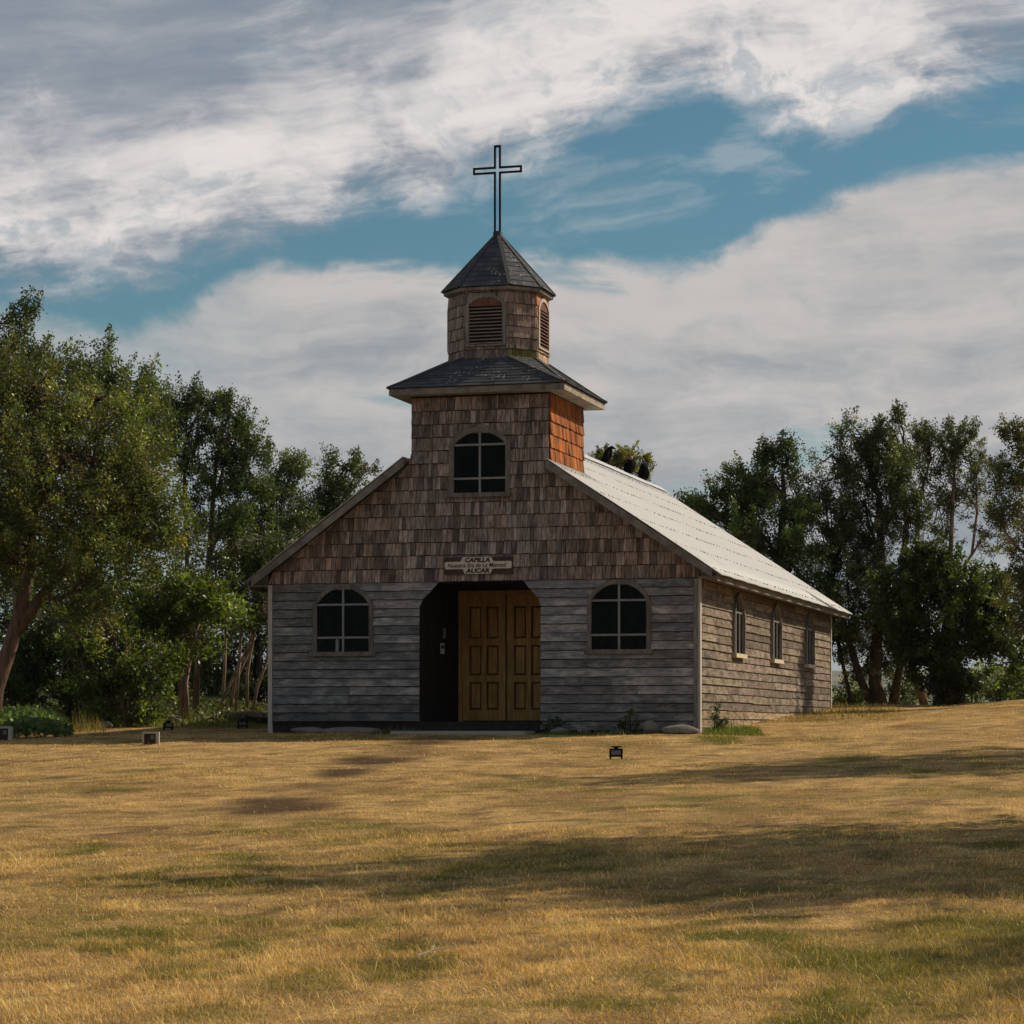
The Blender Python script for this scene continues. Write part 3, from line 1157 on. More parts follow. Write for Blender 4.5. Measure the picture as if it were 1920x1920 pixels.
# ---- windows
def window(name, w, mapf, fw, bars, sill, pointed=False, sill_mat='frame', depth=0.055, nv=1, frame_mat='frame'):
    c = w['c']
    outer = arch_line(w['w'] + fw, w['zb'] - 0.002, w['zs'], w['rise'] + fw, 16, pointed)
    inner = arch_line(w['w'], w['zb'] - 0.002, w['zs'], w['rise'], 16, pointed)
    m = MB()
    for i in range(len(outer) - 1):
        q = [outer[i], outer[i + 1], inner[i + 1], inner[i]]
        m.hexa([mapf(c + a, b, -0.05) for a, b in q] + [mapf(c + a, b, depth) for a, b in q])
    root = m.build(name, M[frame_mat], CH)
    s = MB()
    z0, z1 = w['zb'] - 0.075, w['zb']
    ww = w['w'] + fw + sill
    q = [(-ww, z0), (ww, z0), (ww, z1), (-ww, z1)]
    s.hexa([mapf(c + a, b, 0.002) for a, b in q] + [mapf(c + a, b, depth + 0.03) for a, b in q])
    s.build('sill', M[sill_mat], root)

    def top(u):
        u = min(abs(u), w['w'])
        if pointed:
            return w['zs'] + w['rise'] * (1 - (u / w['w']) ** 1.75)
        R = (w['w'] ** 2 + w['rise'] ** 2) / (2 * w['rise'])
        return w['zs'] + w['rise'] - R + math.sqrt(max(R * R - u * u, 0))
    t = 0.017
    xs = [-w['w'] + 2 * w['w'] * (i + 1) / (nv + 1) for i in range(nv)]
    for u in xs:
        v = MB()
        q = [(u - t, w['zb']), (u + t, w['zb']), (u + t, top(u + t)), (u - t, top(u - t))]
        v.hexa([mapf(c + a, b, 0.0) for a, b in q] + [mapf(c + a, b, 0.032) for a, b in q])
        v.build('muntin', M['muntin'], root)
    for bz in bars:
        v = MB()
        hw = arc_half(w['w'], w['zs'], w['rise'], bz) if not pointed else w['w'] * (1 - max(0, bz - w['zs']) / w['rise']) ** (1 / 1.75)
        q = [(-hw, bz - t), (hw, bz - t), (hw, bz + t), (-hw, bz + t)]
        v.hexa([mapf(c + a, b, 0.002) for a, b in q] + [mapf(c + a, b, 0.030) for a, b in q])
        v.build('muntin', M['muntin'], root)
    # panes between the bars
    ue = [-w['w']] + xs + [w['w']]
    ve = [w['zb']] + bars + [None]
    for i in range(len(ue) - 1):
        for j in range(len(ve) - 1):
            a, bb = ue[i] + 0.001, ue[i + 1] - 0.001
            lo = ve[j] + 0.001
            if ve[j + 1] is not None:
                poly = [(a, lo), (bb, lo), (bb, min(ve[j + 1] - 0.001, top(bb))), (a, min(ve[j + 1] - 0.001, top(a)))]
            else:
                poly = [(a, lo), (bb, lo)] + [(bb + (a - bb) * k / 8, max(lo + 0.002, top(bb + (a - bb) * k / 8))) for k in range(9)]
            p = MB()
            p.poly([mapf(c + x, z, 0.012) for x, z in poly])
            p.build('pane', M['glass'], root)
    return root


window('arched_window', W1, front, FWD, [1.68, 2.26], 0.05)
window('arched_window', W2, front, FWD, [1.68, 2.27], 0.05)
window('arched_window', TW, front, 0.085, [4.416, 5.0], 0.02)
for w in SW:
    window('pointed_window', w, side, 0.036, [2.20], 0.0, True, 'sill', 0.075, 2, 'trim')

# ---- main roof: corrugated iron on both slopes
def corrugated(name, fz, x_eave, x_top_front, y_front, y_rear, sgn):
    """columns of waves along y; strip in front of the tower's rear wall stops at the tower's flank"""
    per = 0.076
    ny = int((y_rear - y_front) / per * 4)
    ys = np.linspace(y_front, y_rear, ny + 1)
    amp = 0.006
    vs, fs = [], []
    nseg = 8
    for y in ys:
        xt = x_top_front if y < TYB else RIDX
        for k in range(nseg + 1):
            x = x_eave + (xt - x_eave) * k / nseg
            sag = 0.018 * math.sin(y * 1.7 + k * 0.6) * math.sin(math.pi * k / nseg)
            ragged = 0.012 * math.sin(y * 5.1) * (k == 0)
            vs.append((x + sgn * ragged, y, fz(x) + amp * math.sin(2 * math.pi * y / per) + sag * 0.6))
    vs, n1 = np.array(vs), nseg + 1
    for i in range(ny):
        if (ys[i] < TYB) != (ys[i + 1] < TYB):
            continue
        for k in range(nseg):
            a = i * n1 + k
            fs.append((a, a + n1, a + n1 + 1, a + 1))
    me = np_mesh(name, vs, np.array(fs), M['roof'], None, True)
    o = link(bpy.data.objects.new(name, me), CH)
    so = o.modifiers.new('thick', 'SOLIDIFY')
    so.thickness = 0.006
    so.offset = -1
    return o


corrugated('roof', roof_r, 0.47, TXR + 0.035, -0.36, 15.20, 1)
corrugated('roof', roof_l, -8.13, TXL - 0.035, -0.36, 15.20, -1)
# nail heads along the purlins
b = MB()
for k, x in enumerate((0.30, -0.35, -1.02, -1.70, -2.36, -3.0, -3.62)):
    y = -0.25 if x > TXR + 0.1 else TYB + 0.1
    while y < 15.1:
        if rnd.random() < 0.93:
            z = roof_r(x) + 0.011
            xx = x + rnd.uniform(-0.018, 0.018)
            r = rnd.uniform(0.005, 0.0085)
            b.hexa([(xx - r, y - r, z - 0.01), (xx + r, y - r, z - 0.02), (xx + r, y + r, z - 0.02), (xx - r, y + r, z - 0.01),
                    (xx - r * 0.6, y - r * 0.6, z + 0.012), (xx + r * 0.6, y - r * 0.6, z + 0.006), (xx + r * 0.6, y + r * 0.6, z + 0.006), (xx - r * 0.6, y + r * 0.6, z + 0.012)])
        y += rnd.uniform(0.14, 0.165)
b.build('roof_nails', M['nail'], CH, kind='stuff')
# ridge cap: overlapping folded sheets
y = TYB + 0.01
while y < 15.2:
    e = min(y + rnd.uniform(1.7, 2.1), 15.22)
    lift = rnd.uniform(0.0, 0.012)
    b = MB()
    for s, fz in ((1, roof_r), (-1, roof_l)):
        x1 = RIDX + s * 0.20
        q = [(RIDX, RIDZ + 0.035 + lift), (x1, fz(x1) + 0.018 + lift + rnd.uniform(0, 0.014))]
        b.hexa([(q[0][0], y, q[0][1] - 0.008), (q[1][0], y, q[1][1] - 0.008), (q[1][0], e + 0.04, q[1][1] - 0.008), (q[0][0], e + 0.04, q[0][1] - 0.008),
                (q[0][0], y, q[0][1]), (q[1][0], y, q[1][1]), (q[1][0], e + 0.04, q[1][1] + 0.003), (q[0][0], e + 0.04, q[0][1] + 0.003)])
    b.build('ridge_cap', M['ridge'], CH)
    y = e
for fz, xa, xb in ((roof_r, 0.037, 0.383), (roof_l, -8.04, XL - 0.002)):
    b = MB()
    b.prism([(xa, -0.02, fz(0.383 if xb > 0 else -8.04) - 0.09), (xb, -0.02, fz(0.383 if xb > 0 else -8.04) - 0.09), (xb, -0.02, fz(xb) - 0.052), (xa, -0.02, fz(xa) - 0.052)], (0, 0.03, 0))
    b.build('eave_return', M['rake'], CH)
# sheathing under the iron, rake boards, soffits and eave boards
for fz, xe, xt, s in ((roof_r, 0.42, TXR + 0.03, 1), (roof_l, -8.08, TXL - 0.03, -1)):
    b = MB()
    for (y0, y1, top) in ((-0.33, TYB + 0.004, xt), (TYB + 0.006, 15.16, RIDX)):
        b.hexa([(xe, y0, fz(xe) - 0.050), (top, y0, fz(top) - 0.050), (top, y1, fz(top) - 0.050), (xe, y1, fz(xe) - 0.050),
                (xe, y0, fz(xe) - 0.018), (top, y0, fz(top) - 0.018), (top, y1, fz(top) - 0.018), (xe, y1, fz(xe) - 0.018)])
    b.build('roof_sheathing', M['rake'], CH)
    for yy in (-0.345, 15.165):
        x0 = 0.30 if s > 0 else -7.96
        top = xt if yy < 0 else RIDX
        b = MB()
        b.prism([(x0, yy, fz(x0) - 0.165), (x0, yy, fz(x0) - 0.022), (top, yy, fz(top) - 0.022), (top, yy, fz(top) - 0.165)], (0, 0.028, 0))
        b.build('rake_board', M['rake'], CH)
    b = MB()
    x0 = 0.385 if s > 0 else -8.045
    b.box(min(x0, x0 - s * 0.03), max(x0, x0 - s * 0.03), -0.31, 15.15, fz(x0) - 0.155, fz(x0) - 0.055)
    b.build('eave_board', M['rake'], CH)
    b = MB()
    xa, xb = (0.04, 0.35) if s > 0 else (-8.01, -7.77)
    b.box(xa, xb, -0.31, 15.15, fz(x0) - 0.10, fz(x0) - 0.08)
    b.build('soffit', M['rake'], CH)

# ---- tower roof (square to octagon), fascia and soffit
ex0, ex1, ey0, ey1, ez = -5.43, -2.235, -0.36, 2.62, 5.985
bc = (-3.843, 1.13)
hh, hf_ = 0.80, 0.41
OCT = [(-hf_, -hh), (hf_, -hh), (hh, -hf_), (hh, hf_), (hf_, hh), (-hf_, hh), (-hh, hf_), (-hh, -hf_)]
bz0 = 6.56
oct_pts = [Vector((bc[0] + x, bc[1] + y, bz0)) for x, y in OCT]
cor = [Vector((ex0, ey0, ez)), Vector((ex1, ey0, ez)), Vector((ex1, ey1, ez)), Vector((ex0, ey1, ez))]
b = MB()
for k in range(4):
    A, B = cor[k], cor[(k + 1) % 4]
    p, q = oct_pts[2 * k], oct_pts[2 * k + 1]
    b.poly([A, B, q, p])
    b.poly([B, oct_pts[(2 * k + 2) % 8], q])
b.poly([c - Vector((0, 0, 0.012)) for c in cor[::-1]])
b.build('tower_roof', M['slate_m'], CH)
t = 0.03
fz0, fz1 = 5.862, 5.975
fx0, fx1, fy0, fy1 = ex0 + 0.025, ex1 - 0.025, ey0 + 0.02, ey1 - 0.02
MB().box(fx0, fx1, fy0, fy0 + t, fz0, fz1).build('fascia', M['rake'], CH)
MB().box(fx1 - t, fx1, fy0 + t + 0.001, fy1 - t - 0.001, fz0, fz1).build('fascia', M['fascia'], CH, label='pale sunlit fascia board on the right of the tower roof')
MB().box(fx0, fx1, fy1 - t, fy1, fz0, fz1).build('fascia', M['rake'], CH)
MB().box(fx0, fx0 + t, fy0 + t + 0.001, fy1 - t - 0.001, fz0, fz1).build('fascia', M['rake'], CH)
b = MB()
zs0, zs1 = 5.868, 5.884
b.box(fx0 + t, fx1 - t, fy0 + t, -0.045, zs0, zs1)
b.box(fx0 + t, fx1 - t, TYB + 0.04, fy1 - t, zs0, zs1)
b.box(fx0 + t, TXL - 0.002, -0.044, TYB + 0.039, zs0, zs1)
b.box(TXR + 0.034, fx1 - t, -0.044, TYB + 0.039, zs0, zs1)
b.build('soffit', M['fascia'], CH)
b = MB()
b.box(TXL, TXR + 0.03, -0.04, TYB + 0.03, 5.862, 5.95)
b.build('tower_plate', M['dark'], CH)


def slope_map(A, B, top_mid):
    U = (B - A).normalized()
    V = (top_mid - A)
    V = (V - U * V.dot(U)).normalized()
    N = U.cross(V).normalized()
    if N.z < 0:
        N = -N
    return U, V, N, (lambda u, v, n: A + U * u + V * v + N * (n + 0.004))


def lay_slope(A, B, C, D, pitch, seed, wmin=0.24, wmax=0.34):
    """courses of asphalt shingles on the face A-B (eave) C-D (top)"""
    U, V, N, mp = slope_map(A, B, (C + D) / 2)
    Ln = (B - A).length
    H = ((C + D) / 2 - A).dot(V)
    uc, ud = (C - A).dot(U), (D - A).dot(U)
    n = max(2, round(H / pitch))
    rws = [(H * k / n - (0.012 if k == 0 else 0), H * (k + 1) / n) for k in range(n)]

    def lf(v):
        return ud * min(max(v, 0) / H, 1.0)

    def rf(v):
        return Ln + (uc - Ln) * min(max(v, 0) / H, 1.0)
    return lay(mp, rws, lf, rf, [], wmin, wmax, 0.012, 0.011, 0.002, 0.008, 0.003, seed)


slates, far_slates = [], []
for k in range(4):
    A, B = cor[k], cor[(k + 1) % 4]
    p, q = oct_pts[2 * k], oct_pts[2 * k + 1]
    (slates if k in (0, 1) else far_slates).extend(lay_slope(A, B, q, p, 0.092, 20 + k))
    r_ = oct_pts[(2 * k + 2) % 8]
    # corner triangle stands on its point: courses across it
    mid = (q + r_) / 2
    V = (mid - B).normalized()
    U = (r_ - q).normalized()
    Nn = U.cross(V).normalized()
    if Nn.z < 0:
        Nn = -Nn
    H = (mid - B).length
    W = (r_ - q).length
    n = max(3, round(H / 0.11))
    pcs = lay(lambda u, v, nn, B=B, U=U, V=V, Nn=Nn: B + U * u + V * v + Nn * (nn + 0.004), [(H * j / n, H * (j + 1) / n) for j in range(n)],
              lambda v, W=W, H=H: -W / 2 * v / H, lambda v, W=W, H=H: W / 2 * v / H, [], 0.22, 0.32, 0.0, 0.011, 0.002, 0.008, 0.003, 30 + k)
    (slates if k in (0, 1) else far_slates).extend(pcs)

# ---- belfry
rowsb = [(6.50 + k * 0.2, 6.50 + (k + 1) * 0.2) for k in range(6)]
rowsb.append((7.70, 7.76))
b = MB()
low = [(bc[0] + x * 0.985, bc[1] + y * 0.985) for x, y in OCT]
b.prism([(x, y, 6.3) for x, y in low], (0, 0, 1.47))
b.build('belfry_wall', M['inner'], CH)
LV = dict(c=0.0, w=0.306, zb=6.785, zs=7.475, rise=0.135)
bel = MB()
for k in range(8):
    a, c2 = OCT[k], OCT[(k + 1) % 8]
    A = Vector((bc[0] + a[0], bc[1] + a[1], 0))
    B = Vector((bc[0] + c2[0], bc[1] + c2[1], 0))
    mid = (A + B) / 2
    U = (B - A).normalized()
    Nn = Vector((U.y, -U.x, 0))
    L = (B - A).length
    mp = (lambda u, v, n, mid=mid, U=U, Nn=Nn: mid + U * u + Nn * n + Vector((0, 0, v)))
    louvered = k % 2 == 0
    holes = []
    if louvered:
        holes = [dict(arch=True, v0=LV['zb'] - 0.02, v1=LV['zs'] + LV['rise'] + 0.05, a=lambda v: -arc_half(LV['w'] + 0.05, LV['zs'], LV['rise'] + 0.05, v),
                      b=lambda v: arc_half(LV['w'] + 0.05, LV['zs'], LV['rise'] + 0.05, v))]
    for pc in lay(mp, rowsb, lambda v, L=L: -L / 2 - 0.004, lambda v, L=L: L / 2 + 0.004, holes, 0.05, 0.12, -0.008, 0.028, 0.007, 0.005, 0.004, 50 + k):
        v = rnd.uniform(0.6, 1.25)
        col = (v * 1.12, v * 1.03, v * 0.98)
        if k == 2:                                       # the right face kept its orange under the eave
            col = (v * 2.2, v * 1.1, v * 0.5) if pc[3] > 7.2 else (v * 1.7, v * 1.35, v * 1.0)
        if k == 1 and pc[3] < 6.65:                      # moss at the foot
            col = (v * 0.75, v * 0.85, v * 0.25)
        elif k == 1:
            col = (v * 1.15, v * 0.95, v * 0.85)
        bel.hexa(hexpiece(pc[0]), col)
    if louvered:
        m = MB()
        outer = arch_line(LV['w'] + 0.06, LV['zb'] - 0.03, LV['zs'], LV['rise'] + 0.06, 12)
        inner = arch_line(LV['w'], LV['zb'], LV['zs'], LV['rise'], 12)
        for i in range(len(outer) - 1):
            q = [outer[i], outer[i + 1], inner[i + 1], inner[i]]
            m.hexa([mp(x, z, 0.0) for x, z in q] + [mp(x, z, 0.045) for x, z in q])
        q = [(-LV['w'] - 0.06, LV['zb'] - 0.03), (LV['w'] + 0.06, LV['zb'] - 0.03), (LV['w'], LV['zb']), (-LV['w'], LV['zb'])]
        m.hexa([mp(x, z, 0.0) for x, z in q] + [mp(x, z, 0.05) for x, z in q])
        lo = m.build('louver_window', M['pale'] if k == 2 else M['trim'], CH)
        ty = MB()
        poly = arch_line(LV['w'] - 0.001, LV['zs'] - 0.02, LV['zs'], LV['rise'] - 0.001, 12)
        ty.prism([mp(x, z, 0.004) for x, z in poly], tuple(Nn * 0.02))
        ty.build('tympanum', M['redwood'], lo)
        ns = 11
        for j in range(ns):
            z = LV['zb'] + 0.012 + (LV['zs'] - 0.03 - LV['zb']) * j / ns
            s = MB()
            w = LV['w'] - 0.001
            s.hexa([mp(-w, z, 0.040), mp(w, z, 0.040), mp(w, z + 0.012, 0.002), mp(-w, z + 0.012, 0.002),
                    mp(-w, z + 0.020, 0.040), mp(w, z + 0.020, 0.040), mp(w, z + 0.030, 0.002), mp(-w, z + 0.030, 0.002)])
            s.build('slat', M['redwood'] if k == 2 else M['louver'], lo)
bel.build('wood_shingles', M['shingle_m'], CH, kind='stuff')
RO, RF = 0.918, 0.462
OE = [(-RF, -RO), (RF, -RO), (RO, -RF), (RO, RF), (RF, RO), (-RF, RO), (-RO, RF), (-RO, -RF)]
ze = 7.795
apex = Vector((bc[0] - 0.02, bc[1], 8.90))
ep = [Vector((bc[0] + x, bc[1] + y, ze)) for x, y in OE]
b = MB()
for k in range(8):
    b.poly([ep[k], ep[(k + 1) % 8], apex])
b.poly([Vector((p.x, p.y, ze - 0.01)) for p in ep[::-1]])
b.build('belfry_roof', M['slate_m'], CH)
fa = MB()
for k in range(8):
    i0, i1 = Vector((bc[0] + OE[k][0] * 0.965, bc[1] + OE[k][1] * 0.965, 0)), Vector((bc[0] + OE[(k + 1) % 8][0] * 0.965, bc[1] + OE[(k + 1) % 8][1] * 0.965, 0))
    j0, j1 = Vector((bc[0] + OE[k][0] * 0.85, bc[1] + OE[k][1] * 0.85, 0)), Vector((bc[0] + OE[(k + 1) % 8][0] * 0.85, bc[1] + OE[(k + 1) % 8][1] * 0.85, 0))
    z0, z1 = Vector((0, 0, 7.728)), Vector((0, 0, 7.783))
    fa.hexa([i0 + z0, i1 + z0, j1 + z0, j0 + z0, i0 + z1, i1 + z1, j1 + z1, j0 + z1])
fa.build('belfry_cornice', M['trim'], CH)
for k in range(8):
    tipw = 0.04
    A, B = ep[k], ep[(k + 1) % 8]
    C, D = B + (apex - B) * 0.955, A + (apex - A) * 0.955
    (slates if k in (0, 1, 2, 7) else far_slates).extend(lay_slope(A, B, C, D, 0.125, 60 + k, 0.2, 0.3))
for k in range(8):
    n = (ep[k] - Vector((bc[0], bc[1], ze - 0.6))).normalized()
    MB().beam(ep[k] + Vector((0, 0, 0.014)), apex + Vector((0, 0, 0.012)), 0.07, 0.016, n, (0.8, 0.8, 0.8)).build('hip_cap', M['slate_m'], CH)
MB().beam(apex + Vector((0, 0, -0.12)), apex + Vector((0, 0, 0.0)), 0.13, 0.13, (0, 1, 0), (0.8, 0.8, 0.8)).build('finial_base', M['slate_m'], CH)
for k in range(4):
    for q in (oct_pts[(2 * k - 1) % 8], oct_pts[2 * k]):
        n = (cor[k] - Vector((bc[0], bc[1], 5.0))).normalized()
        MB().beam(cor[k] + Vector((0, 0, 0.016)), q + Vector((0, 0, 0.016)), 0.085, 0.016, n, (0.8, 0.8, 0.8)).build('hip_cap', M['slate_m'], CH)


def slate_col(pc):
    v = rnd.uniform(0.72, 1.25)
    return (v, v, v * rnd.uniform(0.98, 1.08))


place(slates, 300, 'roof_shingle', 'roof_shingles', M['slate'], M['slate_m'], slate_col, CH)
rest = MB()
for pc in far_slates:
    rest.hexa(hexpiece(pc[0]), slate_col(pc))
rest.build('roof_shingles', M['slate_m'], CH, kind='stuff')

# ---- the cross: flat iron bar bent to the outline of a cross
cx, cy, cw, bt = -3.866, bc[1], 0.062, 0.033
z0, zt, zc, hx = 8.84, 10.44, 10.0, 0.45
out = [(-cw, z0), (-cw, zc - cw), (-hx, zc - cw), (-hx, zc + cw), (-cw, zc + cw), (-cw, zt), (cw, zt), (cw, zc + cw), (hx, zc + cw), (hx, zc - cw), (cw, zc - cw), (cw, z0)]
ci = cw - bt
inn = [(-ci, z0), (-ci, zc - ci), (-hx + bt, zc - ci), (-hx + bt, zc + ci), (-ci, zc + ci), (-ci, zt - bt), (ci, zt - bt), (ci, zc + ci), (hx - bt, zc + ci), (hx - bt, zc - ci), (ci, zc - ci), (ci, z0)]
b = MB()
for i in range(len(out) - 1):
    q = [out[i], out[i + 1], inn[i + 1], inn[i]]
    b.hexa([(cx + x, cy - 0.02, z) for x, z in q] + [(cx + x, cy + 0.02, z) for x, z in q])
b.build('cross', M['iron'], CH)

# ------------------------------------------------------------------ the sign over the porch
SG = thing('chapel_sign', 'dark board with cream lettered plate naming the chapel, on shingles above the porch', 'sign', (-3.868, -0.045, 2.90))
MB().box(-0.617, 0.617, -0.022, 0.012, -0.148, 0.150).build('board', M['sign'], SG)
poly = []


def corner(pts, r=0.03):
    out = []
    n = len(pts)
    for i in range(n):
        p, a, c = Vector(pts[i]), Vector(pts[i - 1]), Vector(pts[(i + 1) % n])
        d1, d2 = (a - p).normalized(), (c - p).normalized()
        for k in range(4):
            t = k / 3
            s = p + d1 * r * (1 - t) ** 2 + d2 * r * t ** 2
            out.append((s.x, s.y))
    return out


pts = [(-0.60, -0.055), (-0.27, -0.055), (-0.25, -0.142), (0.23, -0.142), (0.25, -0.055), (0.60, -0.055), (0.605, 0.072), (0.27, 0.072), (0.24, 0.150), (-0.29, 0.150), (-0.31, 0.072), (-0.605, 0.072)]
b = MB()
b.prism([(x, -0.024, z) for x, z in corner(pts)], (0, -0.008, 0))
plate = b.build('plate', M['plate'], SG)


def text(s, x, z, size, sx, parent, weight=0.0035):
    cu = bpy.data.curves.new('lettering', 'FONT')
    cu.body = s
    cu.size = size
    cu.shear = 0.2
    cu.align_x = 'CENTER'
    cu.align_y = 'BOTTOM_BASELINE'
    cu.extrude = 0.002
    cu.offset = weight
    cu.resolution_u = 3
    tmp = bpy.data.objects.new('tmp', cu)
    sc.collection.objects.link(tmp)
    dg = bpy.context.evaluated_depsgraph_get()
    me = bpy.data.meshes.new_from_object(tmp.evaluated_get(dg))
    bpy.data.objects.remove(tmp)
    me.materials.clear()
    me.materials.append(M['ink'])
    o = link(bpy.data.objects.new('lettering', me), parent)
    o.location = (x, -0.0345, z)
    o.rotation_euler = (math.pi / 2, 0, 0)
    o.scale = (sx, 1, 1)
    return o


text('CAPILLA', -0.02, 0.064, 0.103, 1.16, plate, 0.0042)
text('Nuestra Sra de La Merced', -0.03, -0.028, 0.106, 0.93, plate, 0.0008)
text('AUCAR', -0.01, -0.122, 0.103, 1.2, plate, 0.0042)

# things in and at the porch
q = thing('notice', 'small white paper notice pinned to the dark porch side wall', 'notice', (-4.948, 1.31, 1.52))
MB().box(0, 0.006, -0.11, 0.11, -0.10, 0.09).build('sheet', M['white'], q)
MB().box(0.0065, 0.009, -0.085, 0.085, -0.01, 0.055).build('print', M['ink'], q)
q = thing('wall_lantern', 'dim narrow lantern on the porch side wall above the paper notice', 'lantern', (-4.945, 1.30, 1.78))
MB().tube([(0.035, 0, -0.09), (0.035, 0, -0.06), (0.035, 0, 0.07), (0.035, 0, 0.10)], [0.02, 0.034, 0.034, 0.016], 10).build('shade', M['lens'], q)
MB().box(0, 0.02, -0.03, 0.03, -0.05, 0.06).build('bracket', M['iron'], q)
q = thing('candle', 'white cylinder standing behind the lower left pane of the left front window', 'candle', (-6.51, 0.10, 1.36))
MB().tube([(0, 0, 0.0), (0, 0, 0.012), (0, 0, 0.29), (0, 0, 0.30)], [0.03, 0.034, 0.034, 0.028], 14).build('wax', M['white'], q, True)
MB().box(-0.5, 0.6, -0.06, 0.1, -0.03, 0.0).build('shelf', M['inner'], q)
q = thing('doorstep', 'flat grey concrete step lying in front of the porch', 'step', (-3.95, -0.42, hz(-3.95, -0.5)))
MB().box(-1.28, 1.10, -0.36, 0.36, -0.1, 0.045).build('slab', M['concrete'], q)


# ------------------------------------------------------------------ birds on the ridge
def bird(y, h, turn, label, pale, headdown=False):
    z = RIDZ + 0.036
    o = thing('perched_bird', label, 'bird', (RIDX, y, z), turn, 'black birds perched on the roof ridge')
    s = h / 0.42
    if headdown:
        path = [(-0.20, 0, 0.03), (-0.12, 0, 0.09), (-0.05, 0, 0.17), (0.02, 0, 0.27), (0.08, 0, 0.34), (0.135, 0, 0.35), (0.17, 0, 0.315), (0.20, 0, 0.27)]
        rad = [0.018, 0.055, 0.105, 0.125, 0.10, 0.065, 0.045, 0.012]
    else:
        path = [(-0.19, 0, -0.02), (-0.12, 0, 0.06), (-0.05, 0, 0.15), (0.0, 0, 0.24), (0.03, 0, 0.32), (0.055, 0, 0.37), (0.085, 0, 0.395), (0.115, 0, 0.385), (0.155, 0, 0.355)]
        rad = [0.02, 0.055, 0.095, 0.108, 0.085, 0.055, 0.046, 0.036, 0.008]
    m = MB()
    m.tube([Vector(p) * s for p in path], [r * s for r in rad], 12)
    for sd in (-1, 1):   # folded wings and legs grow out of the same body mesh
        m.tube([Vector((0.03, sd * 0.085, 0.29)) * s, Vector((-0.03, sd * 0.105, 0.19)) * s, Vector((-0.12, sd * 0.08, 0.08)) * s, Vector((-0.20, sd * 0.035, 0.0)) * s],
               [0.02 * s, 0.055 * s, 0.045 * s, 0.01 * s], 8)
        m.tube([Vector((0.01, sd * 0.045, 0.13)) * s, Vector((0.015, sd * 0.045, 0.02)) * s, Vector((0.05, sd * 0.05, 0.003)) * s], [0.022 * s, 0.011 * s, 0.009 * s], 6)
    m.build('body', M['feather'], o, True)
    if pale:
        hd = MB()
        hd.tube([Vector((0.05, 0, 0.345)) * s, Vector((0.075, 0, 0.40)) * s, Vector((0.115, 0, 0.395)) * s, Vector((0.165, 0, 0.35)) * s], [0.04 * s, 0.062 * s, 0.052 * s, 0.008 * s], 10)
        hd.build('head', M['skin'], o, True)


bird(10.02, 0.385, math.radians(10), 'hunched black bird perched nearest the tower on the roof ridge', False)
bird(12.05, 0.37, math.radians(-60), 'black bird with greyish pink head, between the two other birds on the ridge', True)
bird(13.45, 0.37, math.radians(-75), 'black bird with head tucked down, farthest from the tower on the ridge', False, True)


# ------------------------------------------------------------------ lamps, stones and timber around the chapel
def flood_box(px, py, rz, label, s=1.0):
    p, d = ghit(px, py)
    o = thing('floodlight', label, 'floodlight', p, rz, 'garden floodlights in low housings')
    m = MB()
    w, h, t, dp = 0.13 * s, 0.20 * s, 0.03 * s, 0.2 * s
    m.box(-w, -w + t, -dp / 2, dp / 2, -0.06, h)
    m.box(w - t * 1.6, w, -dp / 2, dp / 2, -0.06, h)
    m.box(-w + t, w - t * 1.6, -dp / 2, dp / 2, h - t, h - 0.001)
    m.box(-w + t, w - t * 1.6, dp / 2 - t, dp / 2, -0.06, h - t)
    m.build('housing', M['concrete'], o)
    MB().box(-w + t + 0.002, w - t * 1.6 - 0.002, -dp * 0.30, dp / 2 - t - 0.002, -0.05, h - t - 0.002).build('lamp_box', M['rust'], o)
    MB().box(0.0, w * 0.42, -dp * 0.30 - 0.004, -dp * 0.30 - 0.001, h * 0.42, h * 0.72).build('lens', M['lens'], o)


flood_box(283, 1396, math.radians(20), 'low concrete floodlight housing standing out on the dry lawn, left of the chapel', 1.0)
flood_box(6, 1388, math.radians(20), 'low concrete floodlight housing beside the glossy ivy bed at the left edge', 1.15)


def flood_small(px, py, d, rz, label, s=1.0):
    p = gp(px, d) if d else ghit(px, py)[0]
    o = thing('floodlight', label, 'floodlight', p, rz, 'garden floodlights in low housings')
    m = MB()
    m.hexa([(-0.09 * s, -0.06 * s, 0.035 * s), (0.09 * s, -0.06 * s, 0.035 * s), (0.075 * s, 0.06 * s, 0.035 * s), (-0.075 * s, 0.06 * s, 0.035 * s),
            (-0.09 * s, -0.06 * s, 0.145 * s), (0.09 * s, -0.06 * s, 0.145 * s), (0.075 * s, 0.05 * s, 0.13 * s), (-0.075 * s, 0.05 * s, 0.13 * s)])
    m.build('body', M['iron'], o)
    MB().box(-0.062 * s, 0.062 * s, -0.066 * s, -0.0605 * s, 0.062 * s, 0.122 * s).build('lens', M['lens'], o)
    MB().box(-0.062 * s, 0.068 * s, -0.045 * s, 0.04 * s, 0.160 * s, 0.178 * s).box(-0.03 * s, 0.03 * s, -0.03 * s, 0.03 * s, 0.1302 * s, 0.160 * s).build('junction_box', M['iron'], o)
    for sx in (-1, 1):
        MB().box(sx * 0.075 * s - 0.012 * s, sx * 0.075 * s + 0.012 * s, -0.03 * s, 0.03 * s, -0.03, 0.034 * s).build('foot', M['iron'], o)


flood_small(1155, 1424, 0, math.radians(14), 'small black floodlight on feet alone on the lawn right of the porch')
flood_small(315, 1366, 46.0, math.radians(40), 'small black floodlight among stones at the edge of the wood', 1.0)
flood_small(454, 1357, 47.0, math.radians(30), 'small black floodlight in front of the fallen log beside the chapel', 1.05)


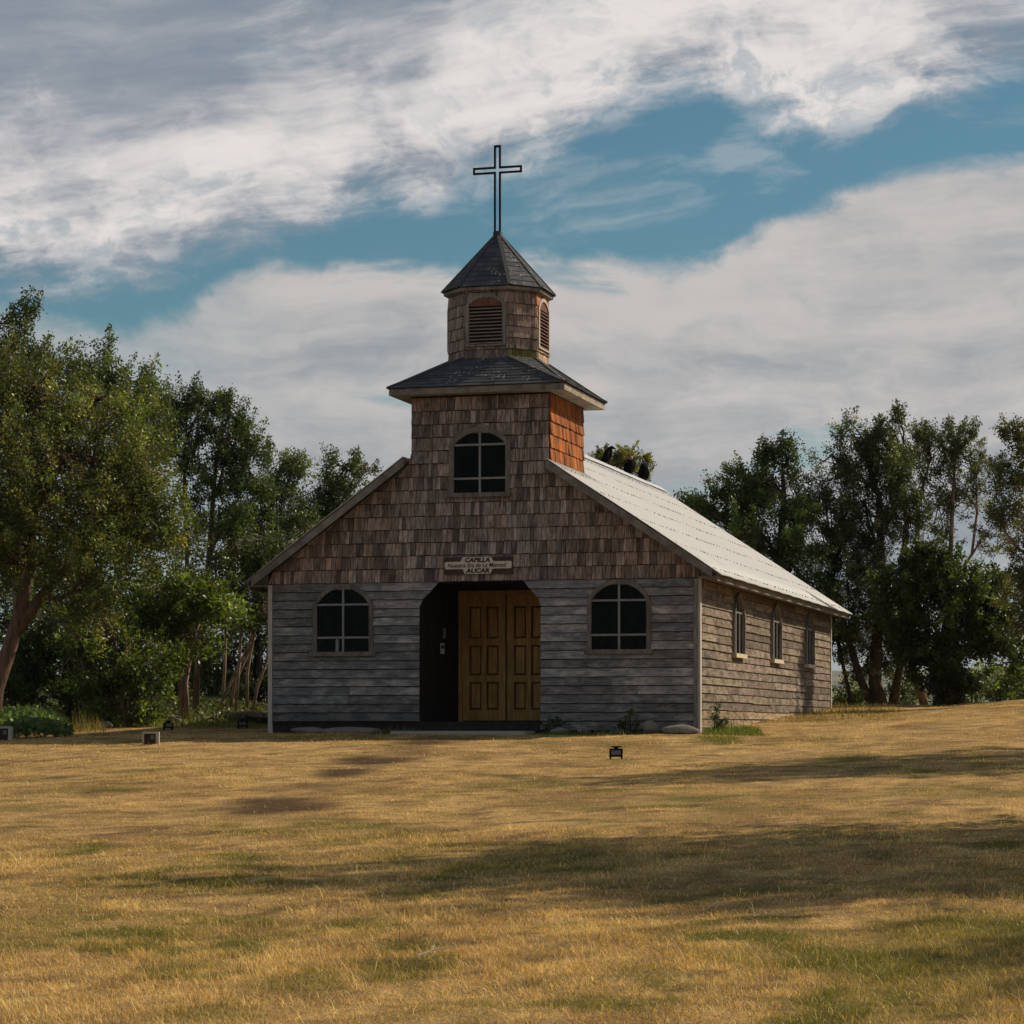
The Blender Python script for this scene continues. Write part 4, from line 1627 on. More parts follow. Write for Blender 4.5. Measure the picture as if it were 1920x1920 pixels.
def stone(px, d, sx, sy, sz, label, seed, mat='stone', name='field_stone', rz=None, group=None, sink=0.25):
    p = gp(px, d)
    r = random.Random(seed)
    bm = bmesh.new()
    bmesh.ops.create_icosphere(bm, subdivisions=3, radius=1)
    off = [Vector((r.uniform(-1, 1), r.uniform(-1, 1), r.uniform(-1, 1))).normalized() for _ in range(14)]
    amp = [r.uniform(0.05, 0.22) for _ in range(14)]
    for v in bm.verts:
        k = 1.0
        for o_, a_ in zip(off, amp):
            dd = v.co.normalized().dot(o_)
            if dd > 0.72:
                k -= a_ * (dd - 0.72) / 0.28
        v.co = v.co * k
        v.co = Vector((v.co.x * sx, v.co.y * sy, v.co.z * sz))
    me = bpy.data.meshes.new(name)
    bm.to_mesh(me)
    bm.free()
    me.materials.append(M[mat])
    me.polygons.foreach_set('use_smooth', [True] * len(me.polygons))
    o = link(bpy.data.objects.new(name, me))
    o.location = (p.x, p.y, p.z + sz * (1 - 2 * sink))
    o.rotation_euler = (0, 0, r.uniform(0, 3) if rz is None else rz)
    return tag(o, label, 'stone', group)


GS = 'stones at the foot of the chapel front'
stone(1219, 42.25, 0.17, 0.14, 0.15, 'rounded grey boulder beside the long flat stone at the chapel corner', 1, group=GS)
stone(1275, 42.0, 0.36, 0.15, 0.11, 'long flat pale stone at the right front corner of the chapel', 2, rz=0.05, group=GS)
stone(1050, 42.75, 0.19, 0.13, 0.085, 'low pale stone in weeds just right of the porch', 3, rz=0.1, group=GS)
stone(1095, 42.7, 0.15, 0.11, 0.07, 'small dark flat stone between the porch and the boulder', 4, group=GS)
stone(1165, 42.4, 0.24, 0.10, 0.05, 'low buried stone just left of the rounded boulder', 5, rz=0.1, group=GS)
stone(660, 44.0, 0.62, 0.10, 0.075, 'long low foundation stone under the left front boards', 6, rz=0.02, group=GS)
stone(575, 44.3, 0.35, 0.09, 0.085, 'dark foundation stone near the left front corner of the chapel', 7, rz=0.02, group=GS)
GW = 'stones along the edge of the wood'
stone(407, 50.5, 0.14, 0.12, 0.12, 'pale upright stone by the leaning sapling, edge of the wood', 8, group=GW)
stone(382, 50.2, 0.27, 0.15, 0.12, 'broad brown stone touching the pale upright one', 9, group=GW)
stone(352, 49.6, 0.21, 0.13, 0.10, 'pale flat stone right of the black floodlight', 10, group=GW)
stone(326, 48.6, 0.16, 0.12, 0.14, 'round stone just behind the black floodlight', 11, group=GW)
stone(428, 51.0, 0.20, 0.13, 0.11, 'grey stone left of the fallen log', 12, group=GW)
stone(197, 46.8, 0.16, 0.13, 0.10, 'pale rounded stone between dry weeds and the lawn', 13, group=GW)
# fallen log and squared timber
q = gp(468, 49.2, 0.10)
o = thing('fallen_log', 'weathered brown log lying by the left corner of the chapel', 'log', q, math.radians(12))
MB().tube([(-0.42, 0, 0.0), (-0.2, 0.01, 0.02), (0.1, 0, 0.035), (0.42, -0.01, 0.01)], [0.10, 0.125, 0.12, 0.09], 12).build('trunk', M['bark_brown'], o, True)
q = gp(497, 48.6, 0.06)
o = thing('timber', 'dark squared timber lying between the log and the chapel', 'timber', q, math.radians(-14))
MB().beam((-0.42, 0, 0.06), (0.5, 0, -0.01), 0.16, 0.13).build('beam', M['dark'], o)
# twigs on the lawn
for (px, py, L, a, lab) in ((490, 1660, 0.16, 0.3, 'bleached forked twig lying on the lawn left of centre'), (820, 1798, 0.22, 0.5, 'thin pale stalk lying on the near lawn'),
                            (1343, 1710, 0.11, -0.1, 'short white stick lying at the near edge of the shadow')):
    p, d = ghit(px, py)
    o = thing('twig', lab, 'twig', (p.x, p.y, p.z + 0.03), a + TH)
    m = MB()
    m.tube([(-L / 2, 0, -0.01), (-L * 0.1, 0.02, 0.012), (L / 2, -0.01, 0.03)], [0.003, 0.0035, 0.0015], 5)
    if L > 0.2:
        m.tube([(-L * 0.1, 0.02, 0.012), (L * 0.1, 0.06, 0.06)], [0.002, 0.001], 5)
    m.build('stick', M['pale'], o)


# ------------------------------------------------------------------ trees
DENS = 1.75


def leaves(r, bases, dirs, L, per, ll, lw, spread, tint, tv=0.3, t_min=0.05):
    n = len(bases) * per
    B = np.repeat(bases, per, 0)
    D = np.repeat(dirs, per, 0)
    LL = np.repeat(L, per)
    t = r.uniform(t_min, 1, n)
    sp = np.repeat(spread, per) * (1.15 - 0.6 * t)
    pos = B + D * (LL * t)[:, None] + r.normal(0, 1, (n, 3)) * sp[:, None]
    ax = D * 0.55 + r.normal(0, 0.75, (n, 3)) + np.array([0, 0, 0.12])
    ax /= np.linalg.norm(ax, axis=1, keepdims=True) + 1e-9
    o = r.normal(0, 1, (n, 3)) + np.array([0, 0, 0.6])
    nn = np.cross(ax, np.cross(o, ax))
    nn /= np.linalg.norm(nn, axis=1, keepdims=True) + 1e-9
    bb = np.cross(nn, ax)
    k = r.uniform(0.6, 1.25, n)[:, None]
    l, w = ll * k, lw * k
    v = np.stack([pos, pos + ax * l * 0.45 + bb * w * 0.5 + nn * l * 0.07, pos + ax * l, pos + ax * l * 0.45 - bb * w * 0.5 + nn * l * 0.07], 1).reshape(-1, 3)
    f = np.arange(n * 4).reshape(n, 4)
    c = np.repeat(tint, per, 0) * np.exp(r.normal(0, tv, (n, 1)))
    c[:, 0] *= r.uniform(0.85, 1.25, n)
    return v, f, np.repeat(np.clip(c, 0.004, 0.6), 4, 0)


BASEC = dict(olive=(0.150, 0.162, 0.042), green=(0.064, 0.098, 0.024), dark=(0.040, 0.066, 0.019), bright=(0.11, 0.165, 0.032), grey=(0.066, 0.088, 0.034))
UPV = np.array([0, 0, 1.0])


def tree(name, label, base, trunks, lobes, bark_m, col='green', per=60, ll=0.075, lw=0.042, cl=(0.35, 0.75), spread=0.12, dens=1.0, seed=1, group=None, cat='tree',
         upb=0.6, mixcol=None, twigs=0.6, drop=0.24):
    """trunks: list of (path points, radii) in world; lobes: (centre, radii, clumps, index of trunk it hangs on)"""
    r = np.random.default_rng(seed)
    root = thing(name, label, cat, base, 0, group)
    ob = np.array(base)
    tm = MB()
    for path, rad in trunks:
        tm.tube([Vector(p) - Vector(base) for p in path], rad, 9)
    BB, DD, LLn, SS, TT = [], [], [], [], []
    c0 = np.array(BASEC[col])
    c1 = np.array(BASEC[mixcol]) if mixcol else c0
    for (c, rad, n, ti) in lobes:
        n = max(3, int(n * dens * DENS))
        c, rad = np.array(c, float), np.array(rad, float)
        # boughs first, then the leafy sprays gathered round each bough's end, so that gaps stay open between them
        ns = max(3, n // 9)
        dv = r.normal(0, 1, (ns, 3))
        dv /= np.linalg.norm(dv, axis=1, keepdims=True)
        rr = r.uniform(0.15, 1, ns) ** 0.45
        sub = dv * rr[:, None]
        pick = r.integers(0, ns, n)
        loose = r.uniform(0, 1, n) < 0.34
        q = sub[pick] + r.normal(0, 0.20, (n, 3))
        ql = r.normal(0, 1, (n, 3))
        ql = ql / np.linalg.norm(ql, axis=1, keepdims=True) * (r.uniform(0.1, 1, n) ** 0.5)[:, None]
        q = np.where(loose[:, None], ql, q)
        pos = c + q * rad - UPV * drop
        dv = q / (np.linalg.norm(q, axis=1, keepdims=True) + 0.2)
        shade = np.exp(r.normal(0, 0.30, ns))[pick]
        di = dv * 0.8 + UPV * upb + r.normal(0, 0.35, (n, 3))
        di /= np.linalg.norm(di, axis=1, keepdims=True)
        BB.append(pos)
        DD.append(di)
        LLn.append(r.uniform(cl[0], cl[1], n) * 0.9)
        SS.append(r.uniform(0.6, 1.1, n) * spread * 0.78)
        m = r.uniform(0, 1, (n, 1)) ** 1.9
        TT.append((c0 * (1 - m) + c1 * m) * np.exp(r.normal(0, 0.22, (n, 1))) * shade[:, None])
        # limb from the trunk into the lobe, twigs from the limb to the clumps
        path, prad = trunks[ti % len(trunks)]
        P = np.array([tuple(p) for p in path])
        dist = np.linalg.norm(P - c, axis=1) + np.maximum(P[:, 2] - c[2], 0) * 3
        ja = int(np.argmin(dist))
        a = P[ja]
        top = c + np.array([0, 0, rad[2] * 0.45])
        r0 = min(prad[ja] * 0.75, 0.02 + 0.02 * np.linalg.norm(top - a))
        side_ = r.normal(0, 0.12, 3) * np.linalg.norm(top - a)
        mids = [a + (top - a) * t + side_ * math.sin(math.pi * t) * 0.8 + np.array([0, 0, -0.08]) * math.sin(math.pi * t) for t in (0, 0.25, 0.5, 0.75, 1.0)]
        tm.tube([Vector(p - ob) for p in mids], [r0 * (1 - 0.75 * t) + 0.008 for t in (0, 0.25, 0.5, 0.75, 1.0)], 6, cap=False)
        for i in range(n):
            if r.uniform() < twigs:
                s = mids[int(r.integers(1, 5))]
                e = pos[i] + di[i] * LLn[-1][i] * 0.6
                mdl = (s + e) / 2 + r.normal(0, 0.08, 3) - np.array([0, 0, 0.05])
                tm.tube([Vector(s - ob), Vector(mdl - ob), Vector(e - ob)], [0.017, 0.011, 0.005], 3, cap=False)
    tm.build('trunk', bark_m, root, True)
    v, f, cc = leaves(r, np.concatenate(BB) - ob, np.concatenate(DD), np.concatenate(LLn), per, ll, lw, np.concatenate(SS), np.concatenate(TT))
    me = np_mesh('crown', v, f, M['leaf'], cc)
    link(bpy.data.objects.new('crown', me), root)
    return root


def L_(px, py, d, rx, ry, n, ti=0, rd=None):
    """a lobe of foliage: place and half-sizes as they show in the photograph, at depth d"""
    k = d / F_PX
    return (tuple(wp(px, py, d)), (rx * k, (rd or rx) * k, ry * k), n, ti)


def T_(pts, radii, d, g=True):
    """a stem through photo spots (px, py) at depth d; the first stands on the ground"""
    out = []
    for i, q in enumerate(pts):
        dd = d + (q[2] if len(q) > 2 else 0)
        p = wp(q[0], q[1], dd)
        if i == 0 and g:
            p.z = hz(p.x, p.y) - 0.08
        out.append(p)
    return out, radii


# --- the wood on the left
d = 44.5
tree('myrtle_tree', 'broad olive leaved tree with thick leaning red trunk at the left edge', gp(-22, d),
     [T_([(-22, 1370), (-8, 1290), (20, 1210), (40, 1140), (58, 1060), (62, 960), (66, 860), (60, 760)], [0.19, 0.155, 0.135, 0.12, 0.09, 0.065, 0.045, 0.03], d),
      T_([(22, 1200), (75, 1120), (130, 1060, -.4), (190, 1000, -.8)], [0.11, 0.09, 0.06, 0.04], d, False)],
     [L_(-40, 800, d + .5, 130, 130, 70), L_(60, 760, d, 130, 90, 75), L_(30, 690, d + 1, 50, 60, 16), L_(190, 790, d, 120, 100, 80, 1), L_(250, 900, d - .6, 90, 100, 75, 1), L_(110, 900, d - 1.2, 150, 110, 95), L_(285, 1000, d - .4, 70, 80, 45, 1),
      L_(190, 1020, d - 1.0, 130, 70, 70, 1), L_(20, 990, d, 120, 90, 60), L_(-60, 960, d, 120, 140, 40), L_(70, 1060, d + .9, 110, 40, 26), L_(150, 1110, d - .3, 70, 40, 26, 1), L_(-30, 1020, d - .5, 60, 50, 22)],
     M['bark_red'], 'green', 92, 0.058, 0.037, (0.3, 0.7), 0.13, 0.98, 3, 'trees of the wood left of the chapel', mixcol='olive')
d = 50
tree('myrtle_tree', 'tall dark tree with feathery top behind the olive leaved one', gp(120, d),
     [T_([(120, 1345), (135, 1200), (160, 1000), (190, 820), (200, 720), (206, 660)], [0.17, 0.14, 0.11, 0.08, 0.045, 0.015], d),
      T_([(40, 1345), (35, 1150), (30, 900), (35, 720), (48, 620)], [0.15, 0.12, 0.09, 0.05, 0.02], d)],
     [L_(30, 640, d, 28, 50, 14, 1), L_(45, 590, d, 16, 24, 8, 1), L_(82, 660, d, 18, 22, 7, 1), L_(150, 690, d, 55, 34, 22), L_(205, 690, d, 26, 48, 14), L_(240, 730, d, 36, 40, 20), L_(270, 800, d, 50, 70, 34), L_(-20, 690, d, 55, 60, 22, 1), L_(120, 740, d, 90, 50, 34), L_(60, 900, d, 130, 150, 60), L_(240, 900, d, 80, 100, 40)],
     M['bark_brown'], 'green', 80, 0.062, 0.038, (0.3, 0.8), 0.11, 1.1, 4, 'trees of the wood left of the chapel', mixcol='dark', upb=0.9)
d = 53
tree('myrtle_tree', 'slender dark crowned tree with thin pale stems, left of the rake', gp(365, d),
     [T_([(366, 1340), (372, 1200), (392, 1050), (400, 930), (408, 830), (422, 770)], [0.075, 0.065, 0.06, 0.05, 0.04, 0.02], d),
      T_([(345, 1330), (352, 1180), (350, 1000), (345, 860), (352, 760)], [0.06, 0.055, 0.045, 0.035, 0.015], d)],
     [L_(430, 790, d, 40, 36, 26), L_(432, 760, d, 12, 22, 6), L_(455, 840, d, 40, 44, 30), L_(420, 880, d, 55, 45, 30), L_(350, 760, d, 34, 40, 22, 1), L_(385, 745, d, 16, 28, 9, 1), L_(330, 820, d, 36, 50, 24, 1), L_(375, 840, d, 30, 40, 16, 1), L_(300, 760, d, 24, 50, 16, 1), L_(470, 900, d, 35, 30, 16), L_(410, 960, d, 60, 28, 16), L_(440, 1040, d, 60, 36, 20), L_(350, 960, d, 40, 50, 14, 1)],
     M['bark_brown'], 'dark', 84, 0.06, 0.034, (0.3, 0.65), 0.10, 1.15, 5, 'trees of the wood left of the chapel', mixcol='green', upb=0.85)
d = 57
tree('myrtle_tree', 'sparse tree with open crown just left of the chapel roof slope', gp(520, d),
     [T_([(520, 1330), (512, 1150), (500, 1010), (510, 930), (528, 870)], [0.10, 0.08, 0.06, 0.045, 0.02], d)],
     [L_(540, 868, d, 26, 24, 16), L_(560, 880, d, 18, 20, 8), L_(505, 900, d, 22, 40, 16), L_(470, 960, d, 40, 40, 18), L_(530, 940, d, 42, 40, 22), L_(500, 1020, d, 60, 40, 26), L_(560, 990, d, 40, 40, 18)],
     M['bark_brown'], 'green', 74, 0.058, 0.034, (0.3, 0.6), 0.10, 1.15, 6, 'trees of the wood left of the chapel', upb=0.8)
d = 58
tree('myrtle_tree', 'small leafy treetop with reaching sprigs above the left rake board', gp(640, d),
     [T_([(645, 1330), (600, 1100), (596, 1000), (625, 920), (650, 870)], [0.10, 0.08, 0.055, 0.04, 0.02], d)],
     [L_(640, 900, d, 36, 30, 26), L_(625, 866, d, 14, 20, 7), L_(662, 868, d, 14, 24, 8), L_(688, 872, d, 18, 12, 5), L_(600, 930, d, 30, 40, 20), L_(650, 940, d, 34, 40, 24), L_(590, 990, d, 40, 36, 22), L_(560, 1030, d, 40, 36, 20)],
     M['bark_brown'], 'green', 74, 0.058, 0.034, (0.28, 0.55), 0.095, 1.15, 7, 'trees of the wood left of the chapel', upb=0.8)
d = 49
tree('laurel_tree', 'small broadleaf tree with glossy bright leaves beside pale stems', gp(352, d),
     [T_([(352, 1340), (348, 1280), (362, 1200), (385, 1130)], [0.055, 0.05, 0.04, 0.02], d), T_([(340, 1335), (338, 1260), (320, 1180), (300, 1110)], [0.05, 0.045, 0.035, 0.02], d)],
     [L_(315, 1105, d, 64, 46, 36, 1), L_(380, 1105, d, 50, 40, 28), L_(340, 1170, d, 66, 34, 24), L_(415, 1125, d, 28, 28, 10), L_(275, 1160, d, 50, 60, 24, 1)],
     M['bark_pale'], 'bright', 46, 0.105, 0.050, (0.3, 0.6), 0.13, 1.0, 8, 'trees of the wood left of the chapel', upb=0.2)
d = 47.5
tree('shrub', 'leafy shrub with sunlit sprays hanging over the ground at the wood edge', gp(230, d),
     [T_([(230, 1350), (228, 1280), (215, 1200), (190, 1130)], [0.05, 0.04, 0.03, 0.015], d)],
     [L_(190, 1160, d, 70, 50, 34), L_(250, 1220, d, 60, 50, 34), L_(150, 1230, d, 60, 50, 24), L_(250, 1300, d, 40, 36, 20), L_(205, 1290, d, 50, 36, 14), L_(275, 1330, d, 18, 20, 8)],
     M['bark_brown'], 'green', 46, 0.10, 0.052, (0.25, 0.55), 0.12, 1.0, 9, None, 'shrub', 0.2, 'bright')
d = 49
tree('shrub', 'dark tangled shrub filling the shade under the olive leaved tree', gp(60, d),
     [T_([(60, 1350), (62, 1280), (70, 1190)], [0.05, 0.04, 0.02], d), T_([(130, 1350), (128, 1270), (110, 1200)], [0.05, 0.04, 0.02], d)],
     [L_(20, 1190, d, 90, 60, 40), L_(90, 1240, d, 80, 50, 36), L_(10, 1290, d, 80, 40, 26), L_(150, 1290, d, 60, 40, 26, 1), L_(100, 1150, d, 90, 50, 34), L_(200, 1240, d, 60, 60, 24, 1)],
     M['bark_dark'], 'dark', 54, 0.09, 0.05, (0.25, 0.55), 0.13, 1.1, 10, None, 'shrub', 0.2)
# thin red stems close to the chapel's left wall
d = 53
stems = [[(440, 1335), (448, 1250), (452, 1190), (446, 1100)], [(398, 1340), (430, 1285), (462, 1218), (482, 1170)], [(428, 1335), (440, 1280), (468, 1220), (470, 1140)],
         [(470, 1340), (482, 1290), (500, 1240), (508, 1180)], [(462, 1335), (464, 1260), (478, 1180), (490, 1100)], [(415, 1335), (421, 1260), (424, 1180), (430, 1100)]]
labs = ['thin straight red stem', 'bleached sapling leaning to the right', 'thin bent pale stem', 'dark curved stem', 'thin stem', 'slim brown stem']
tree('myrtle_tree', 'clump of thin red and pale leaning stems beside the chapel left wall', gp(445, d),
     [T_(s, [0.04, 0.034, 0.027, 0.015], d + i * 0.15) for i, s in enumerate(stems)],
     [L_(470, 1090, d, 70, 60, 46, 0), L_(440, 1000, d, 60, 50, 34, 5), L_(520, 1040, d, 50, 40, 26, 4), L_(500, 1120, d, 40, 50, 24, 3), L_(560, 980, d + 2, 40, 40, 22, 4), L_(440, 1140, d, 36, 24, 6, 5)],
     M['bark_pale'], 'green', 66, 0.062, 0.036, (0.3, 0.6), 0.11, 1.1, 12, 'trees of the wood left of the chapel', mixcol='dark')
# farther rank that closes the wood
for (px, top, sd, lab) in ((-60, 880, 21, 'dense tree deep in the wood at the far left'), (150, 960, 22, 'dense tree deep in the wood behind the shrubs'), (330, 1010, 23, 'dense tree deep in the wood behind the slender one'),
                           (480, 1060, 24, 'dense tree deep in the wood close behind the red stems'), (600, 1090, 25, 'dense tree deep in the wood hidden mostly by the left roof slope')):
    d = 63 + (sd % 3) * 1.5
    tree('evergreen_tree', lab, gp(px, d),
         [T_([(px, 1330), (px + 6, 1200), (px - 5, top + 150), (px, top + 60)], [0.14, 0.11, 0.08, 0.04], d), T_([(px + 30, 1330), (px + 44, 1220), (px + 60, 1100)], [0.09, 0.07, 0.04], d)],
         [L_(px, top + 80, d, 90, 70, 30), L_(px + 60, top + 160, d, 90, 70, 34), L_(px - 60, top + 170, d, 90, 70, 34), L_(px, top + 270, d, 110, 60, 34), L_(px + 50, 1290, d, 100, 44, 22, 1), L_(px - 50, 1290, d, 90, 44, 18, 1)],
         M['bark_dark'], 'dark', 62, 0.095, 0.055, (0.3, 0.7), 0.16, 1.0, sd, 'trees of the wood left of the chapel')

# --- trees behind the chapel on the right
GR = 'trees behind the chapel on the right'
d = 62
tree('evergreen_tree', 'dense green tree rising directly behind the white roof', gp(1450, d),
     [T_([(1450, 1330), (1452, 1200), (1462, 1050), (1470, 930), (1466, 870)], [0.17, 0.14, 0.11, 0.07, 0.03], d)],
     [L_(1450, 860, d, 26, 34, 18), L_(1480, 868, d, 14, 34, 9), L_(1400, 890, d, 30, 24, 15), L_(1455, 930, d, 60, 50, 44), L_(1370, 940, d, 50, 40, 34), L_(1320, 950, d, 26, 28, 14), L_(1295, 940, d, 10, 14, 4), L_(1410, 1000, d, 70, 50, 46), L_(1500, 1000, d, 60, 60, 44), L_(1480, 1080, d, 70, 60, 44), L_(1530, 1130, d, 50, 50, 30), L_(1440, 1120, d, 60, 60, 30)],
     M['bark_dark'], 'green', 84, 0.072, 0.042, (0.3, 0.65), 0.13, 1.1, 31, GR, mixcol='dark', upb=0.8)
d = 63
tree('evergreen_tree', 'tall many stemmed tree whose stems fan out just right of the chapel', gp(1650, d),
     [T_([(1655, 1330), (1640, 1280), (1645, 1180), (1652, 1050), (1648, 930), (1620, 850)], [0.20, 0.17, 0.14, 0.11, 0.07, 0.03], d),
      T_([(1640, 1330), (1612, 1270), (1588, 1190), (1560, 1080)], [0.12, 0.10, 0.08, 0.05], d), T_([(1600, 1330), (1588, 1280), (1570, 1200), (1560, 1130)], [0.06, 0.05, 0.04, 0.03], d),
      T_([(1670, 1330), (1690, 1240), (1688, 1120), (1700, 980), (1690, 860)], [0.12, 0.10, 0.09, 0.07, 0.03], d)],
     [L_(1600, 830, d, 30, 34, 20), L_(1592, 800, d, 10, 20, 5), L_(1660, 800, d, 32, 28, 18, 3), L_(1680, 790, d, 14, 20, 7, 3), L_(1560, 870, d, 40, 36, 24), L_(1640, 870, d, 55, 50, 44), L_(1545, 950, d, 50, 50, 36, 1), L_(1620, 960, d, 65, 50, 46), L_(1700, 880, d, 36, 50, 26, 3), L_(1700, 970, d, 44, 44, 26, 3), L_(1580, 1040, d, 60, 50, 36, 1), L_(1650, 1060, d, 60, 50, 30), L_(1600, 1140, d, 60, 45, 26, 2), L_(1680, 1150, d, 40, 40, 14, 3), L_(1560, 1200, d, 26, 26, 8, 2), L_(1590, 1190, d + .4, 46, 36, 22, 2), L_(1630, 1240, d + .6, 40, 34, 14), L_(1690, 1225, d + .5, 36, 40, 14, 3), L_(1660, 1150, d - .4, 44, 40, 20), L_(1630, 1100, d, 50, 44, 26), L_(1640, 1190, d, 40, 36, 16), L_(1530, 1110, d, 44, 44, 26, 1), L_(1600, 1000, d, 50, 44, 20), L_(1510, 1180, d, 20, 40, 12, 1)],
     M['bark_dark'], 'grey', 84, 0.066, 0.036, (0.3, 0.65), 0.115, 1.15, 32, GR, mixcol='dark', upb=0.75)
d = 64
tree('evergreen_tree', 'tall airy tree with open crown, sky showing through its bare boughs', gp(1730, d),
     [T_([(1738, 1330), (1712, 1250), (1700, 1180), (1718, 1060), (1722, 940), (1745, 860)], [0.12, 0.10, 0.09, 0.07, 0.05, 0.02], d),
      T_([(1760, 1330), (1772, 1180), (1782, 1060), (1786, 940), (1792, 840)], [0.10, 0.08, 0.065, 0.05, 0.02], d), T_([(1780, 1100), (1822, 1040), (1832, 960), (1830, 900)], [0.05, 0.04, 0.03, 0.015], d, False)],
     [L_(1730, 820, d, 30, 30, 20), L_(1765, 850, d, 44, 40, 34, 1), L_(1800, 810, d, 24, 24, 14, 1), L_(1815, 870, d, 22, 36, 14, 2), L_(1842, 860, d, 16, 28, 8, 2), L_(1730, 910, d, 40, 40, 22), L_(1800, 930, d, 26, 30, 12, 2), L_(1760, 960, d, 36, 34, 14, 1), L_(1740, 1030, d, 30, 30, 8), L_(1845, 1010, d, 16, 26, 4, 2)],
     M['bark_brown'], 'grey', 84, 0.062, 0.034, (0.25, 0.55), 0.10, 1.15, 33, GR, upb=0.75)
d = 60
tree('ivy_clad_tree', 'dark round bushy tree on a thick ivy covered trunk near the crest', gp(1790, d),
     [T_([(1795, 1335), (1788, 1280), (1785, 1220), (1780, 1150)], [0.22, 0.20, 0.20, 0.14], d)],
     [L_(1780, 1130, d, 80, 90, 90), L_(1700, 1100, d, 50, 80, 46), L_(1850, 1150, d, 56, 70, 50), L_(1740, 1040, d, 40, 40, 24), L_(1830, 1080, d, 46, 44, 28), L_(1780, 1225, d, 80, 40, 44), L_(1880, 1215, d, 34, 36, 20), L_(1788, 1290, d, 24, 40, 26), L_(1700, 1190, d, 26, 40, 14)],
     M['bark_dark'], 'dark', 70, 0.088, 0.062, (0.25, 0.5), 0.13, 1.1, 34, GR, mixcol='green', upb=0.3)
d = 56
tree('evergreen_tree', 'grey green tree cut off by the right edge of the picture', gp(1985, d),
     [T_([(1990, 1330), (1980, 1200), (1965, 1050), (1950, 920), (1935, 830)], [0.18, 0.15, 0.11, 0.07, 0.03], d)],
     [L_(1900, 810, d, 16, 22, 9), L_(1930, 850, d, 36, 40, 26), L_(1890, 880, d, 22, 26, 12), L_(1960, 800, d, 40, 40, 20), L_(1910, 960, d, 40, 44, 28), L_(1870, 975, d, 18, 14, 7), L_(1935, 1040, d, 46, 44, 30), L_(1900, 1090, d, 30, 30, 14), L_(1960, 1120, d, 50, 50, 24), L_(2010, 940, d, 60, 90, 40), L_(1925, 1160, d, 30, 26, 12), L_(1872, 910, d, 10, 14, 4)],
     M['bark_brown'], 'grey', 78, 0.064, 0.036, (0.25, 0.55), 0.105, 1.1, 35, GR, upb=0.6, mixcol='olive')
d = 72
tree('evergreen_tree', 'far treetop showing above the ridge behind the perched birds', gp(1165, d),
     [T_([(1165, 1330), (1168, 1100), (1160, 960), (1165, 880)], [0.14, 0.11, 0.07, 0.03], d)],
     [L_(1180, 856, d, 22, 18, 18), L_(1155, 870, d, 22, 18, 16), L_(1208, 880, d, 14, 20, 10), L_(1115, 868, d, 10, 12, 7), L_(1130, 858, d, 6, 12, 4), L_(1170, 930, d, 60, 50, 40), L_(1190, 1000, d, 70, 50, 30)],
     M['bark_brown'], 'olive', 70, 0.066, 0.04, (0.2, 0.42), 0.085, 1.1, 36, GR, upb=0.8, drop=0.05)
# low growth beyond the crest
for (px, py, dd, rx, ry, n, sd, col, lab) in ((1885, 1285, 66, 50, 40, 44, 41, 'bright', 'sunlit green bush on the crest at the right edge'), (1820, 1290, 68, 30, 30, 16, 42, 'green', 'low bush just right of the ivy clad trunk'),
                                              (1592, 1300, 64, 24, 28, 22, 43, 'bright', 'yellow green sapling bush at the chapel rear corner'), (1690, 1300, 67, 30, 26, 16, 44, 'green', 'low bush between the stems right of the chapel'),
                                              (1950, 1290, 64, 40, 36, 26, 45, 'green', 'low green bush past the right edge')):
    tree('bush', lab, gp(px, dd), [T_([(px, 1335), (px + 3, py), (px - 4, py - 14)], [0.03, 0.02, 0.008], dd)],
         [L_(px, py, dd, rx, ry, n), L_(px + 10, py + 22, dd, rx * 0.9, ry * 0.6, n * 0.5)], M['bark_brown'], col, 46, 0.085, 0.05, (0.2, 0.5), 0.10, 1.0, sd, 'low bushes on the crest', 'bush', 0.6, drop=0.08)

# --- trees standing off to the right of the lawn, whose long shadows lie across it
SH = 'trees along the right side of the lawn'


def shade_tree(x, y, hgt, cr, seed, lab, gaps=1.0):
    z = hz(x, y)
    c = (x, y, z)
    tr = [([Vector((x, y, z - 0.1)), Vector((x + 0.1, y, z + hgt * 0.35)), Vector((x - 0.1, y + 0.1, z + hgt * 0.7)), Vector((x, y, z + hgt * 0.92))], [0.22, 0.17, 0.11, 0.03])]
    lb = []
    r = random.Random(seed)
    for i in range(9):
        a = i * 2.4
        lv = 0.42 + 0.5 * i / 8
        q = cr * 0.55 * (1.1 - 0.5 * i / 8)
        lb.append(((x + math.cos(a) * q, y + math.sin(a) * q, z + hgt * lv), (cr * 0.62, cr * 0.62, hgt * 0.15), 40 * gaps, 0))
    tree('evergreen_tree', lab, c, tr, lb, M['bark_brown'], 'green', 60, 0.10, 0.06, (0.35, 0.75), 0.17, 1.0, seed, SH)


def rt_ground(lat, depth):
    p = CAM + FW * depth + RT * lat
    return p[0], p[1]


for (lat, dep, h_, cr_, sd, lab) in ((11.2, 20.6, 8.6, 2.2, 61, 'evergreen tree nearest the camera on the right of the lawn, beyond the picture'),
                                   (8.0, 21.4, 7.4, 1.9, 64, 'low crowned evergreen tree closest to the right edge of the lawn, beyond the picture'),
                                   (13.2, 34.6, 8.6, 2.6, 62, 'evergreen tree midway up the right of the lawn, beyond the picture'),
                                   (11.2, 16.2, 7.0, 1.5, 63, 'small evergreen tree right of the camera, beyond the picture')):
    x, y = rt_ground(lat, dep)
    shade_tree(x, y, h_, cr_, sd, lab)

